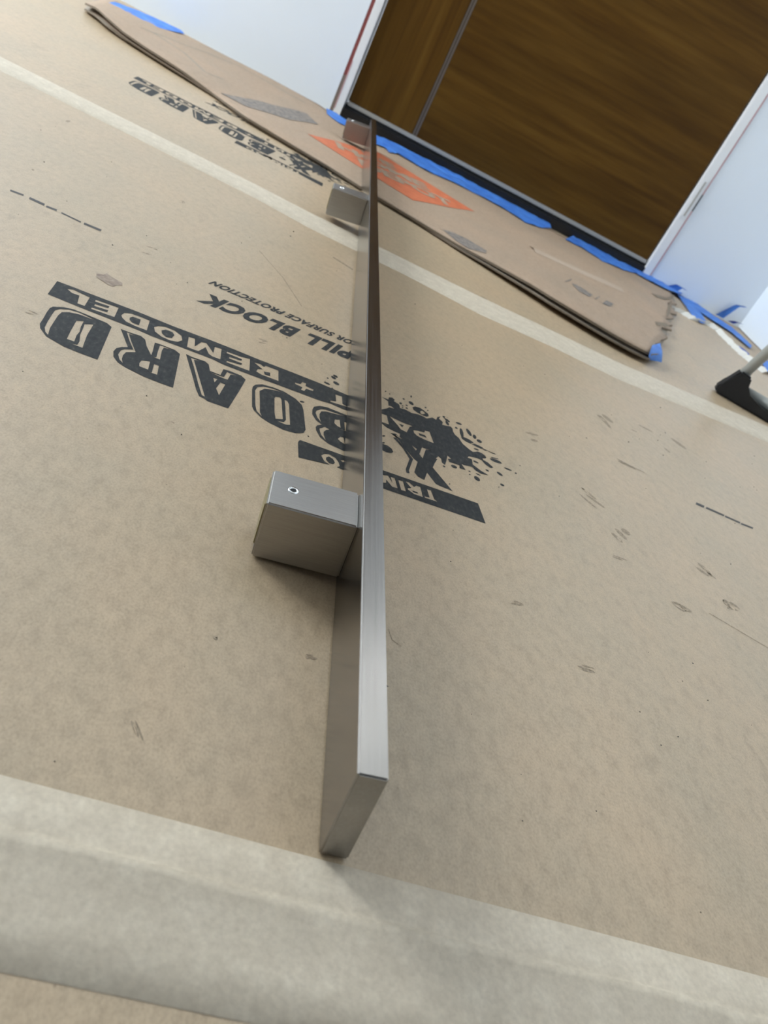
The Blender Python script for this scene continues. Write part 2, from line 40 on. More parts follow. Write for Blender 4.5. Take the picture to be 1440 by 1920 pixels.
  'bar': [[[-0.1333,0.5368],[-0.1357,0.5633],[-0.1233,0.5646],[-0.116,0.565],[-0.078,0.5685],[-0.0511,0.5693],[-0.021,0.5725],[-0.0025,0.5736],[0.0133,0.5739],[0.0455,0.5764],[0.0667,0.5776],[0.0766,0.5775],[0.0908,0.5772],[0.1067,0.5774],[0.1207,0.5769],[0.1258,0.5834],[0.1281,0.5875],[0.1327,0.5889],[0.1304,0.5912],[0.1274,0.5901],[0.1272,0.598],[0.1214,0.6016],[0.1275,0.6021],[0.1281,0.607],[0.1313,0.6093],[0.1336,0.607],[0.1327,0.6035],[0.1368,0.6017],[0.1378,0.5999],[0.1382,0.5949],[0.1424,0.5964],[0.1465,0.5957],[0.1491,0.5948],[0.1549,0.5977],[0.1602,0.598],[0.1633,0.5969],[0.169,0.6034],[0.1726,0.6022],[0.1742,0.6089],[0.1777,0.613],[0.1756,0.6069],[0.1791,0.6035],[0.1781,0.5974],[0.1814,0.5986],[0.1847,0.6003],[0.1869,0.6006],[0.1858,0.6009],[0.188,0.5986],[0.1881,0.5928],[0.1895,0.5882],[0.1928,0.5852],[0.1955,0.5773],[0.1998,0.5729],[0.2042,0.5698],[0.2081,0.5728],[0.2174,0.5707],[0.2127,0.5666],[0.2134,0.5629],[0.2174,0.5616],[0.222,0.5567],[0.2192,0.5536],[0.2143,0.5562],[0.2114,0.5614],[0.2073,0.5615],[0.1994,0.5587],[0.1978,0.5554],[0.2019,0.5553],[0.2015,0.5468],[0.2083,0.5417],[0.2149,0.5394],[0.2082,0.5366],[0.2033,0.538],[0.2003,0.5419],[0.1956,0.5404],[0.1926,0.5392],[0.1904,0.5396],[0.1935,0.532],[0.1878,0.5307],[0.1883,0.5356],[0.1792,0.5344],[0.1782,0.5386],[0.1815,0.5406],[0.1784,0.5438],[0.1764,0.5332],[0.1747,0.526],[0.1721,0.5281],[0.172,0.534],[0.1689,0.5366],[0.1693,0.5351],[0.1669,0.5304],[0.1684,0.5306],[0.1658,0.5231],[0.1632,0.5139],[0.1781,0.4895],[0.1747,0.4901],[0.1683,0.4899],[0.1642,0.4904],[0.1577,0.5024],[0.1547,0.4894],[0.1499,0.4905],[0.1468,0.495],[0.1504,0.513],[0.1477,0.5151],[0.1397,0.5266],[0.1345,0.5379],[0.1328,0.5426],[0.1371,0.5414],[0.1385,0.5393],[0.1342,0.5409],[0.1285,0.5419],[0.1329,0.5445],[0.1362,0.5416],[0.1368,0.5477],[0.132,0.5475],[0.1253,0.5487],[0.1205,0.5528],[0.107,0.5516],[0.0904,0.5491],[0.0774,0.5494],[0.0686,0.5472],[0.0316,0.5439],[0.0176,0.5423],[-0.0065,0.5404],[-0.0155,0.5419],[-0.0606,0.5385],[-0.0704,0.5391],[-0.1083,0.5371]],[[-0.1266,0.5575],[-0.1231,0.5605],[-0.1175,0.5596],[-0.1109,0.559],[-0.1094,0.5421],[-0.1143,0.5414],[-0.1171,0.555],[-0.1221,0.5542]],[[-0.1067,0.5594],[-0.0906,0.5618],[-0.0888,0.544],[-0.1046,0.5418],[-0.1051,0.5444],[-0.0947,0.5469],[-0.095,0.5506],[-0.1045,0.5484],[-0.105,0.5518],[-0.096,0.5542],[-0.0963,0.5579],[-0.1062,0.5559]],[[-0.0859,0.5516],[-0.0851,0.5574],[-0.0816,0.5608],[-0.0748,0.562],[-0.0675,0.5619],[-0.0653,0.5443],[-0.0738,0.5436],[-0.0806,0.5448],[-0.0842,0.5482]],[[-0.0801,0.5531],[-0.0789,0.5569],[-0.0731,0.5576],[-0.0718,0.5474],[-0.0763,0.5468],[-0.0792,0.5495]],[[-0.0624,0.5546],[-0.0602,0.5595],[-0.0554,0.5628],[-0.0486,0.5629],[-0.0426,0.5589],[-0.0406,0.552],[-0.0428,0.5466],[-0.0482,0.5436],[-0.0544,0.5441],[-0.0602,0.548]],[[-0.0567,0.5542],[-0.0544,0.5585],[-0.0494,0.5588],[-0.0472,0.5552],[-0.0477,0.5486],[-0.0516,0.5465],[-0.0554,0.5497]],[[-0.0378,0.5625],[-0.0331,0.5634],[-0.0308,0.5504],[-0.0279,0.5625],[-0.0245,0.5643],[-0.0207,0.5588],[-0.0168,0.5524],[-0.0177,0.5639],[-0.0126,0.5653],[-0.0105,0.5469],[-0.0166,0.5463],[-0.0197,0.5482],[-0.0236,0.5569],[-0.0269,0.5457],[-0.0299,0.5449],[-0.0354,0.5447]],[[-0.0082,0.5645],[0.0025,0.5657],[0.0097,0.5685],[0.012,0.5478],[-0.0056,0.5463],[-0.0058,0.5489],[0.005,0.552],[0.0053,0.5551],[-0.0049,0.5545],[-0.0051,0.5572],[0.004,0.559],[0.0042,0.5622],[-0.008,0.5618]],[[0.0137,0.5653],[0.018,0.5672],[0.0215,0.5645],[0.0226,0.5681],[0.0328,0.569],[0.0348,0.5512],[0.0213,0.5499],[0.0171,0.5516],[0.0174,0.5567],[0.021,0.5597]],[[0.0224,0.5569],[0.0272,0.5593],[0.0279,0.5535],[0.0235,0.5525]],[[0.0472,0.5603],[0.0518,0.5616],[0.0529,0.5667],[0.0561,0.5668],[0.0559,0.562],[0.0628,0.5613],[0.0623,0.5585],[0.0568,0.5576],[0.0557,0.5524],[0.0531,0.5523],[0.0537,0.5575],[0.0479,0.5579]],[[0.0808,0.5694],[0.0862,0.5702],[0.0873,0.5576],[0.0902,0.5568],[0.0915,0.5559],[0.0772,0.5526],[0.0774,0.555],[0.082,0.5575]],[[0.097,0.5707],[0.1007,0.5711],[0.1028,0.5574],[0.109,0.5746],[0.1138,0.5748],[0.1156,0.5571],[0.112,0.5568],[0.1105,0.568],[0.1047,0.5515],[0.1001,0.5514]],[[0.1197,0.5694],[0.1211,0.5696],[0.1256,0.5704],[0.1273,0.5556],[0.121,0.5547]],[[0.1281,0.571],[0.1335,0.5702],[0.14,0.5696],[0.1485,0.5703],[0.1458,0.5666],[0.1429,0.555],[0.1375,0.5559],[0.1348,0.5613]],[[0.1363,0.5646],[0.1406,0.5652],[0.1391,0.5601]],[[0.1492,0.5635],[0.1528,0.566],[0.1595,0.568],[0.1599,0.5718],[0.1644,0.5734],[0.167,0.5557],[0.1592,0.5553],[0.1523,0.5564],[0.1497,0.5591]],[[0.1539,0.5625],[0.1597,0.5633],[0.161,0.56],[0.1544,0.5591]],[[0.1556,0.5399],[0.1582,0.54],[0.163,0.5412],[0.1589,0.5391],[0.1551,0.522],[0.1526,0.5266]],[[0.1467,0.5358],[0.1509,0.5334],[0.1497,0.5301]]],
  'xshadow': [[[0.1304,0.5366],[0.1335,0.5381],[0.1467,0.5144],[0.1424,0.4945],[0.1428,0.4904],[0.1403,0.4895],[0.1398,0.4943],[0.1436,0.5121],[0.1386,0.5249]]],
  'trim': [[[0.0578,0.4699],[0.0581,0.4735],[0.0592,0.4753],[0.094,0.4783],[0.1214,0.4794],[0.1988,0.4869],[0.2019,0.4622],[0.1212,0.4547],[0.0905,0.4522],[0.0611,0.4483],[0.0598,0.4517]],[[0.1561,0.4774],[0.1593,0.4779],[0.1612,0.468],[0.1636,0.4657],[0.1537,0.4646],[0.1536,0.4661],[0.1576,0.4672]],[[0.1391,0.4762],[0.1417,0.4772],[0.1458,0.4735],[0.1474,0.4766],[0.1507,0.4769],[0.1521,0.4643],[0.1453,0.4637],[0.1404,0.4666],[0.1405,0.4683],[0.1433,0.4706]],[[0.1437,0.4673],[0.1479,0.4682],[0.1485,0.4666],[0.145,0.4658]],[[0.1333,0.4745],[0.137,0.4751],[0.1389,0.4628],[0.1352,0.4623]],[[0.1167,0.4734],[0.1217,0.4729],[0.1254,0.4747],[0.1285,0.4671],[0.1273,0.4744],[0.1305,0.475],[0.1325,0.4626],[0.1284,0.4617],[0.1237,0.4682],[0.1237,0.4638],[0.1194,0.4616],[0.1167,0.4613]],[[0.1098,0.4815],[0.114,0.4815],[0.1164,0.4641],[0.112,0.4638],[0.1099,0.4689],[0.1068,0.4637],[0.1028,0.463]],[[0.0956,0.477],[0.1017,0.4785],[0.101,0.4727],[0.0962,0.4714],[0.0948,0.4645],[0.1012,0.464],[0.1001,0.4589],[0.0942,0.4583],[0.0916,0.4651]],[[0.0751,0.4657],[0.0771,0.4697],[0.0805,0.4718],[0.0854,0.4701],[0.088,0.4655],[0.0889,0.4613],[0.0868,0.4585],[0.0816,0.458],[0.0776,0.4602]],[[0.0786,0.4655],[0.0806,0.4686],[0.0838,0.4673],[0.0853,0.4635],[0.0841,0.4606],[0.0811,0.46],[0.0788,0.4627]],[[0.0889,0.4699],[0.0915,0.4718],[0.0931,0.4701],[0.0908,0.4684]]],
  'drops': [[[0.1517,0.6131],[0.1504,0.6114],[0.1485,0.6115],[0.1471,0.6133],[0.147,0.6159],[0.1484,0.6177],[0.1503,0.6176],[0.1517,0.6157]],[[0.1626,0.606],[0.1598,0.6018],[0.155,0.6004],[0.1511,0.6026],[0.1502,0.607],[0.153,0.6112],[0.1579,0.6127],[0.1619,0.6105]],[[0.1657,0.6032],[0.1635,0.6002],[0.1603,0.5997],[0.1578,0.602],[0.1576,0.6059],[0.1597,0.6089],[0.163,0.6095],[0.1654,0.6071]],[[0.1434,0.6167],[0.1429,0.6155],[0.142,0.615],[0.1413,0.6153],[0.1412,0.6163],[0.1417,0.6175],[0.1426,0.618],[0.1433,0.6177]],[[0.1508,0.6293],[0.1505,0.6272],[0.1499,0.626],[0.1493,0.6262],[0.1492,0.6279],[0.1495,0.6299],[0.1501,0.6312],[0.1506,0.631]],[[0.146,0.606],[0.1455,0.6051],[0.1445,0.6048],[0.1438,0.6053],[0.1436,0.6062],[0.1442,0.607],[0.1451,0.6073],[0.1458,0.6069]],[[0.1416,0.6015],[0.1412,0.6006],[0.1405,0.6002],[0.14,0.6004],[0.1399,0.6013],[0.1403,0.6021],[0.141,0.6026],[0.1415,0.6023]],[[0.1458,0.6004],[0.1452,0.5994],[0.1443,0.599],[0.1435,0.5995],[0.1434,0.6006],[0.144,0.6016],[0.1449,0.6019],[0.1457,0.6014]],[[0.1415,0.5983],[0.1412,0.5975],[0.1405,0.597],[0.1399,0.5971],[0.1397,0.5977],[0.1401,0.5986],[0.1408,0.5991],[0.1414,0.599]],[[0.1403,0.6043],[0.1395,0.6029],[0.1385,0.6026],[0.1378,0.6035],[0.1378,0.6051],[0.1385,0.6066],[0.1396,0.6069],[0.1403,0.606]],[[0.1645,0.6178],[0.1639,0.6169],[0.1631,0.6166],[0.1625,0.6173],[0.1625,0.6185],[0.1631,0.6195],[0.1639,0.6197],[0.1645,0.619]],[[0.1847,0.6138],[0.1835,0.6123],[0.1815,0.6121],[0.1799,0.6135],[0.1797,0.6155],[0.181,0.617],[0.183,0.6172],[0.1845,0.6159]],[[0.1866,0.6093],[0.1853,0.6082],[0.1833,0.6086],[0.1817,0.6104],[0.1815,0.6124],[0.1828,0.6135],[0.1848,0.6131],[0.1864,0.6113]],[[0.1848,0.6018],[0.1836,0.6012],[0.1824,0.6028],[0.1818,0.6058],[0.1823,0.6084],[0.1835,0.6091],[0.1847,0.6074],[0.1853,0.6044]],[[0.1239,0.5336],[0.1235,0.5322],[0.1225,0.531],[0.1215,0.5306],[0.1211,0.5313],[0.1215,0.5327],[0.1225,0.5339],[0.1235,0.5343]],[[0.1235,0.5221],[0.1231,0.5208],[0.1221,0.5197],[0.1211,0.5193],[0.1207,0.5199],[0.1212,0.5211],[0.1221,0.5222],[0.1231,0.5226]],[[0.1662,0.615],[0.1659,0.614],[0.1653,0.6132],[0.1648,0.613],[0.1646,0.6136],[0.1649,0.6147],[0.1655,0.6155],[0.166,0.6156]],[[0.1259,0.6169],[0.1257,0.6157],[0.1251,0.6149],[0.1246,0.6148],[0.1244,0.6155],[0.1246,0.6167],[0.1252,0.6176],[0.1257,0.6177]],[[0.1989,0.6147],[0.1976,0.6131],[0.1951,0.6123],[0.193,0.6128],[0.1925,0.6144],[0.1939,0.6161],[0.1963,0.6169],[0.1984,0.6163]],[[0.1935,0.6027],[0.1926,0.6015],[0.1915,0.6012],[0.1907,0.6021],[0.1908,0.6036],[0.1916,0.6049],[0.1927,0.6051],[0.1935,0.6042]],[[0.1987,0.6],[0.1983,0.5931],[0.1971,0.5889],[0.1957,0.5898],[0.1949,0.5952],[0.1951,0.6021],[0.1964,0.6064],[0.1979,0.6055]],[[0.2067,0.5996],[0.205,0.5992],[0.2031,0.6023],[0.2021,0.6071],[0.2026,0.6108],[0.2043,0.6112],[0.2062,0.6081],[0.2072,0.6032]],[[0.2108,0.5981],[0.2093,0.5968],[0.2081,0.598],[0.2078,0.601],[0.2087,0.604],[0.2102,0.6054],[0.2114,0.6042],[0.2117,0.6012]],[[0.2164,0.5956],[0.2149,0.5936],[0.2128,0.5931],[0.2112,0.5945],[0.2111,0.5968],[0.2126,0.5988],[0.2148,0.5992],[0.2164,0.5979]],[[0.2077,0.5861],[0.205,0.5839],[0.2002,0.5838],[0.1962,0.5859],[0.1952,0.589],[0.1979,0.5912],[0.2027,0.5913],[0.2067,0.5892]],[[0.2174,0.5842],[0.2149,0.5827],[0.2101,0.5824],[0.2057,0.5835],[0.2043,0.5854],[0.2067,0.5869],[0.2116,0.5872],[0.216,0.5861]],[[0.2243,0.5836],[0.2225,0.5826],[0.2188,0.5821],[0.2153,0.5824],[0.2141,0.5833],[0.2158,0.5843],[0.2196,0.5848],[0.2231,0.5845]],[[0.229,0.5841],[0.2271,0.5831],[0.2231,0.5823],[0.2193,0.5822],[0.2179,0.5828],[0.2197,0.5837],[0.2238,0.5845],[0.2276,0.5846]],[[0.2112,0.5777],[0.2102,0.5766],[0.2083,0.576],[0.2066,0.5764],[0.2062,0.5775],[0.2073,0.5787],[0.2092,0.5792],[0.2108,0.5788]],[[0.217,0.5687],[0.2144,0.5661],[0.2104,0.566],[0.2074,0.5684],[0.207,0.572],[0.2096,0.5746],[0.2136,0.5747],[0.2166,0.5723]],[[0.2324,0.5712],[0.23,0.569],[0.2255,0.5679],[0.2216,0.5687],[0.2206,0.5709],[0.223,0.5731],[0.2275,0.5742],[0.2314,0.5734]],[[0.2302,0.5767],[0.2288,0.5756],[0.2257,0.5744],[0.2227,0.5738],[0.2217,0.5742],[0.2231,0.5753],[0.2262,0.5765],[0.2292,0.5771]],[[0.2411,0.5652],[0.2395,0.5641],[0.2365,0.5635],[0.2338,0.5639],[0.233,0.5649],[0.2346,0.5661],[0.2376,0.5666],[0.2403,0.5662]],[[0.2296,0.5484],[0.2281,0.5474],[0.226,0.5479],[0.2244,0.5496],[0.2243,0.5516],[0.2257,0.5527],[0.2279,0.5522],[0.2295,0.5504]],[[0.2454,0.5635],[0.2447,0.5624],[0.2438,0.562],[0.2432,0.5625],[0.2433,0.5637],[0.244,0.5647],[0.2449,0.5651],[0.2455,0.5646]],[[0.2284,0.532],[0.2273,0.5308],[0.2258,0.5306],[0.2247,0.5314],[0.2247,0.5329],[0.2257,0.5341],[0.2273,0.5343],[0.2284,0.5335]],[[0.2053,0.5237],[0.2036,0.522],[0.2015,0.5224],[0.2002,0.5246],[0.2004,0.5273],[0.2021,0.529],[0.2042,0.5286],[0.2055,0.5264]],[[0.2072,0.5331],[0.2063,0.5324],[0.2046,0.5323],[0.2031,0.5327],[0.2027,0.5335],[0.2036,0.5342],[0.2053,0.5344],[0.2068,0.5339]],[[0.2165,0.5464],[0.2156,0.5455],[0.2142,0.5454],[0.2132,0.5461],[0.2131,0.5472],[0.2139,0.5481],[0.2153,0.5483],[0.2163,0.5476]],[[0.1857,0.5294],[0.1844,0.5277],[0.1822,0.5272],[0.1805,0.5281],[0.1802,0.53],[0.1816,0.5317],[0.1837,0.5322],[0.1855,0.5313]],[[0.1748,0.5229],[0.1741,0.5221],[0.1732,0.522],[0.1725,0.5226],[0.1724,0.5237],[0.1731,0.5245],[0.174,0.5246],[0.1748,0.524]],[[0.1981,0.5324],[0.1975,0.5317],[0.1967,0.5315],[0.1961,0.5319],[0.1961,0.5327],[0.1966,0.5334],[0.1974,0.5336],[0.198,0.5332]],[[0.1974,0.5273],[0.197,0.5267],[0.1964,0.5265],[0.1959,0.5268],[0.1958,0.5274],[0.1963,0.5281],[0.1969,0.5283],[0.1974,0.528]],[[0.177,0.4995],[0.1768,0.4987],[0.1763,0.4981],[0.1758,0.498],[0.1757,0.4985],[0.1759,0.4993],[0.1764,0.4999],[0.1769,0.4999]],[[0.2232,0.5268],[0.2229,0.5261],[0.2223,0.5255],[0.2218,0.5254],[0.2217,0.5257],[0.222,0.5264],[0.2225,0.527],[0.2231,0.5272]],[[0.2078,0.5534],[0.2066,0.5522],[0.2046,0.5519],[0.2029,0.5526],[0.2026,0.5539],[0.2037,0.555],[0.2057,0.5553],[0.2074,0.5547]],[[0.2062,0.5654],[0.2049,0.5639],[0.2029,0.5637],[0.2014,0.565],[0.2013,0.567],[0.2027,0.5686],[0.2047,0.5688],[0.2061,0.5675]],[[0.1861,0.6144],[0.185,0.613],[0.1833,0.6128],[0.182,0.6139],[0.1819,0.6157],[0.183,0.6172],[0.1847,0.6173],[0.1859,0.6162]],[[0.0815,0.6028],[0.0805,0.6015],[0.0789,0.6014],[0.0774,0.6025],[0.077,0.6043],[0.0779,0.6056],[0.0796,0.6058],[0.0811,0.6046]],[[0.0801,0.5984],[0.0791,0.5968],[0.0774,0.5967],[0.0759,0.5979],[0.0755,0.5999],[0.0764,0.6014],[0.0782,0.6016],[0.0797,0.6004]],[[0.0756,0.5829],[0.0746,0.5817],[0.0725,0.5814],[0.0706,0.5821],[0.0699,0.5834],[0.0709,0.5846],[0.073,0.585],[0.0749,0.5843]],[[0.0833,0.5899],[0.0822,0.5882],[0.0801,0.5878],[0.0782,0.5891],[0.0777,0.5912],[0.0788,0.593],[0.0809,0.5933],[0.0828,0.5921]],[[0.0737,0.5937],[0.0734,0.5928],[0.0727,0.5923],[0.0721,0.5926],[0.072,0.5934],[0.0723,0.5943],[0.0729,0.5948],[0.0735,0.5945]],[[0.0788,0.5744],[0.0781,0.5739],[0.0772,0.5749],[0.0768,0.577],[0.077,0.5788],[0.0778,0.5793],[0.0786,0.5782],[0.0791,0.5762]],[[0.0575,0.534],[0.0569,0.5326],[0.0555,0.5316],[0.0542,0.5315],[0.0537,0.5324],[0.0542,0.5337],[0.0556,0.5347],[0.0569,0.5348]]],
  'dashL': [[[-0.2205,0.6994],[-0.2103,0.7015],[-0.2093,0.6975],[-0.2195,0.6955]],[[-0.2055,0.7018],[-0.1927,0.7014],[-0.1916,0.6962],[-0.2043,0.6966]],[[-0.1906,0.6994],[-0.1821,0.7007],[-0.1812,0.6964],[-0.1896,0.695]],[[-0.1778,0.6991],[-0.1607,0.6975],[-0.1602,0.6944],[-0.1773,0.696]],[[-0.1582,0.6984],[-0.1437,0.6996],[-0.1429,0.6947],[-0.1574,0.6936]]],
  'dashR': [[[0.4759,0.6713],[0.4859,0.671],[0.482,0.6647],[0.4721,0.665]],[[0.4882,0.6707],[0.511,0.6703],[0.5076,0.6651],[0.485,0.6655]],[[0.5118,0.6696],[0.5311,0.6694],[0.528,0.6648],[0.5089,0.665]],[[0.5319,0.6685],[0.5484,0.6702],[0.5453,0.6655],[0.5289,0.6638]]],
  'stain': [[[-0.1199,0.6053],[-0.1155,0.6078],[-0.1143,0.6135],[-0.1106,0.6109],[-0.1062,0.6095],[-0.1005,0.6079],[-0.099,0.6024],[-0.1023,0.5998],[-0.104,0.5937],[-0.108,0.5937],[-0.1139,0.5966],[-0.1179,0.5985]]]}}

scene = bpy.context.scene
COL = scene.collection

# ------------------------------------------------------------------ camera, world, lights, exposure
cam_d = bpy.data.cameras.new('camera')
cam = bpy.data.objects.new('camera', cam_d)
COL.objects.link(cam)
cam.matrix_world = Matrix.Translation((0, 0, 0.25)) @ Matrix(DATA['cam']).to_4x4()
cam_d.sensor_fit = 'AUTO'
cam_d.sensor_width = 36.0
cam_d.lens = 1470.0 / 1920.0 * 36.0
cam_d.clip_start = 0.01
cam_d.dof.use_dof = True
cam_d.dof.focus_distance = 0.47
cam_d.dof.aperture_fstop = 16.0
scene.camera = cam

world = bpy.data.worlds.new('daylight')
scene.world = world
world.use_nodes = True
world.node_tree.nodes['Background'].inputs[0].default_value = (0.80, 0.90, 1.0, 1)
world.node_tree.nodes['Background'].inputs[1].default_value = 1.05

scene.view_settings.view_transform = 'Standard'
scene.view_settings.look = 'None'
scene.view_settings.gamma = 1.0
scene.view_settings.use_curve_mapping = False
scene.view_settings.exposure = 0.08

# door wall frame: s runs to the right along the wall, t comes out of the wall into the room
WA = math.radians(-6.0)
W0 = Vector(DATA['W0'])
WD = Vector((math.cos(WA), math.sin(WA), 0))
WN = Vector((-math.sin(WA), math.cos(WA), 0))
def wf(s, t, z):
    return W0 + WD * s - WN * t + Vector((0, 0, z))

S_LEFT, S_RIGHT, T_REAR, CEIL = -1.7, 1.17, 7.0, 2.55

def area(name, loc, direction, sx, sy, power, color):
    l = bpy.data.lights.new(name, 'AREA')
    l.shape = 'RECTANGLE'; l.size = sx; l.size_y = sy
    l.energy = power; l.color = color
    o = bpy.data.objects.new(name, l); COL.objects.link(o)
    o.location = loc
    o.rotation_euler = direction.to_track_quat('-Z', 'Z').to_euler()
    return o
# daylight through the side window and the transom over the door
area('daylight_left', wf(S_LEFT - 0.2, 0.55, 1.25), WD, 1.0, 2.1, 168, (0.86, 0.94, 1.0))
area('daylight_transom', wf(0.43, -0.35, 2.42), (-WN * 0.8 + Vector((0, 0, -0.6))).normalized(), 1.3, 0.34, 20, (0.90, 0.96, 1.0))

# ------------------------------------------------------------------ helpers
def mat(name, color, rough=0.6, metal=0.0, spec=0.5):
    m = bpy.data.materials.new(name); m.use_nodes = True
    b = m.node_tree.nodes['Principled BSDF']
    b.inputs['Base Color'].default_value = (*color, 1)
    b.inputs['Roughness'].default_value = rough
    b.inputs['Metallic'].default_value = metal
    b.inputs['Specular IOR Level'].default_value = spec
    return m
def nd(m, typ, **kw):
    n = m.node_tree.nodes.new(typ)
    for k, v in kw.items(): setattr(n, k, v)
    return n
def lk(m, a, b): m.node_tree.links.new(a, b)
def noise(m, scale, detail=3.0, stretch=(1, 1, 1), rough=0.55, rot=(0, 0, 0), obj=False):
    tc = nd(m, 'ShaderNodeTexCoord')
    mp = nd(m, 'ShaderNodeMapping')
    mp.inputs['Scale'].default_value = stretch
    mp.inputs['Rotation'].default_value = rot
    if obj: lk(m, tc.outputs['Object'], mp.inputs[0])
    else:
        g = nd(m, 'ShaderNodeNewGeometry'); lk(m, g.outputs['Position'], mp.inputs[0])
    n = nd(m, 'ShaderNodeTexNoise')
    n.inputs['Scale'].default_value = scale
    n.inputs['Detail'].default_value = detail
    n.inputs['Roughness'].default_value = rough
    lk(m, mp.outputs[0], n.inputs['Vector'])
    return n.outputs['Fac']
def ramp(m, fac, stops):
    r = nd(m, 'ShaderNodeValToRGB')
    e = r.color_ramp.elements
    while len(e) < len(stops): e.new(0.5)
    for i, (p, c) in enumerate(stops):
        e[i].position = p; e[i].color = (*c, 1) if len(c) == 3 else c
    lk(m, fac, r.inputs[0])
    return r.outputs[0]
def mix(m, fac, a, b, mode='MIX'):
    x = nd(m, 'ShaderNodeMix', data_type='RGBA', blend_type=mode)
    for sock, v in ((0, fac), (6, a), (7, b)):
        if isinstance(v, (int, float)): x.inputs[sock].default_value = v
        elif isinstance(v, tuple): x.inputs[sock].default_value = (*v, 1)
        else: lk(m, v, x.inputs[sock])
    return x.outputs[2]
def bump(m, fac, strength, dist=0.001):
    b = nd(m, 'ShaderNodeBump')
    b.inputs['Strength'].default_value = strength
    b.inputs['Distance'].default_value = dist
    lk(m, fac, b.inputs['Height'])
    lk(m, b.outputs[0], m.node_tree.nodes['Principled BSDF'].inputs['Normal'])
def base(m, c): lk(m, c, m.node_tree.nodes['Principled BSDF'].inputs['Base Color'])

def tag(o, label=None, cat=None, group=None, kind=None):
    if label: o['label'] = label
    if cat: o['category'] = cat
    if group: o['group'] = group
    if kind: o['kind'] = kind
    return o
def link(name, me, m=None, parent=None):
    o = bpy.data.objects.new(name, me)
    COL.objects.link(o)
    if m is not None:
        for x in (m if isinstance(m, (list, tuple)) else [m]): me.materials.append(x)
    if parent is not None: o.parent = parent
    return o
def from_bm(name, bm, m, parent=None, smooth=False):
    me = bpy.data.meshes.new(name)
    bmesh.ops.recalc_face_normals(bm, faces=bm.faces)
    if smooth:
        for f in bm.faces: f.smooth = True
    bm.to_mesh(me); bm.free()
    return link(name, me, m, parent)
def hexa(bm, pts):
    """pts: 4 bottom then 4 top"""
    v = [bm.verts.new(p) for p in pts]
    for f in ((3, 2, 1, 0), (4, 5, 6, 7), (0, 1, 5, 4), (1, 2, 6, 5), (2, 3, 7, 6), (3, 0, 4, 7)):
        bm.faces.new([v[i] for i in f])
def wbox(name, s0, s1, t0, t1, z0, z1, m, parent=None, bev=0.0):
    bm = bmesh.new()
    hexa(bm, [wf(s0, t0, z0), wf(s1, t0, z0), wf(s1, t1, z0), wf(s0, t1, z0), wf(s0, t0, z1), wf(s1, t0, z1), wf(s1, t1, z1), wf(s0, t1, z1)])
    if bev: bmesh.ops.bevel(bm, geom=bm.edges[:], offset=bev, segments=2, affect='EDGES')
    return from_bm(name, bm, m, parent)
def lbox(name, x0, x1, y0, y1, z0, z1, m, parent=None, bev=0.0, seg=2):
    bm = bmesh.new()
    hexa(bm, [(x0, y0, z0), (x1, y0, z0), (x1, y1, z0), (x0, y1, z0), (x0, y0, z1), (x1, y0, z1), (x1, y1, z1), (x0, y1, z1)])
    if bev: bmesh.ops.bevel(bm, geom=bm.edges[:], offset=bev, segments=seg, affect='EDGES')
    return from_bm(name, bm, m, parent)
def empty(name, loc=(0, 0, 0), rot=(0, 0, 0)):
    o = bpy.data.objects.new(name, None); COL.objects.link(o)
    o.empty_display_size = 0.05
    o.location = loc; o.rotation_euler = rot
    return o
def fill_mesh(name, loops, xf=None):
    """flat filled shape with holes (even-odd) from closed loops of (x, y)"""
    cu = bpy.data.curves.new(name, 'CURVE'); cu.dimensions = '2D'; cu.fill_mode = 'BOTH'
    for lp in loops:
        sp = cu.splines.new('POLY'); sp.points.add(len(lp) - 1)
        for p, c in zip(sp.points, lp):
            if xf: c = xf(c)
            p.co = (c[0], c[1], 0, 1)
        sp.use_cyclic_u = True
    o = bpy.data.objects.new(name, cu); COL.objects.link(o)
    bpy.context.view_layer.update()
    dg = bpy.context.evaluated_depsgraph_get()
    me = bpy.data.meshes.new_from_object(o.evaluated_get(dg))
    bpy.data.objects.remove(o); bpy.data.curves.remove(cu)
    return me
def text_mesh(name, body, spacing=1.0, bold=0.0, shear=0.0):
    cu = bpy.data.curves.new(name, 'FONT'); cu.body = body
    cu.size = 1.0; cu.offset = bold; cu.space_character = spacing; cu.shear = shear; cu.fill_mode = 'BOTH'
    cu.resolution_u = 3
    o = bpy.data.objects.new(name, cu); COL.objects.link(o)
    bpy.context.view_layer.update()
    dg = bpy.context.evaluated_depsgraph_get()
    me = bpy.data.meshes.new_from_object(o.evaluated_get(dg))
    bpy.data.objects.remove(o); bpy.data.curves.remove(cu)
    return me
def fit_text(me, o, ax, ay):
    """map the text's bounding box to origin o with axes ax (reading direction) and ay (letter height)"""
    xs = [v.co.x for v in me.vertices]; ys = [v.co.y for v in me.vertices]
    x0, x1, y0, y1 = min(xs), max(xs), min(ys), max(ys)
    for v in me.vertices:
        u = (v.co.x - x0) / (x1 - x0); w = (v.co.y - y0) / (y1 - y0)
        v.co.x = o[0] + ax[0] * u + ay[0] * w
        v.co.y = o[1] + ax[1] * u + ay[1] * w
def setz(me, z):
    for v in me.vertices: v.co.z = z

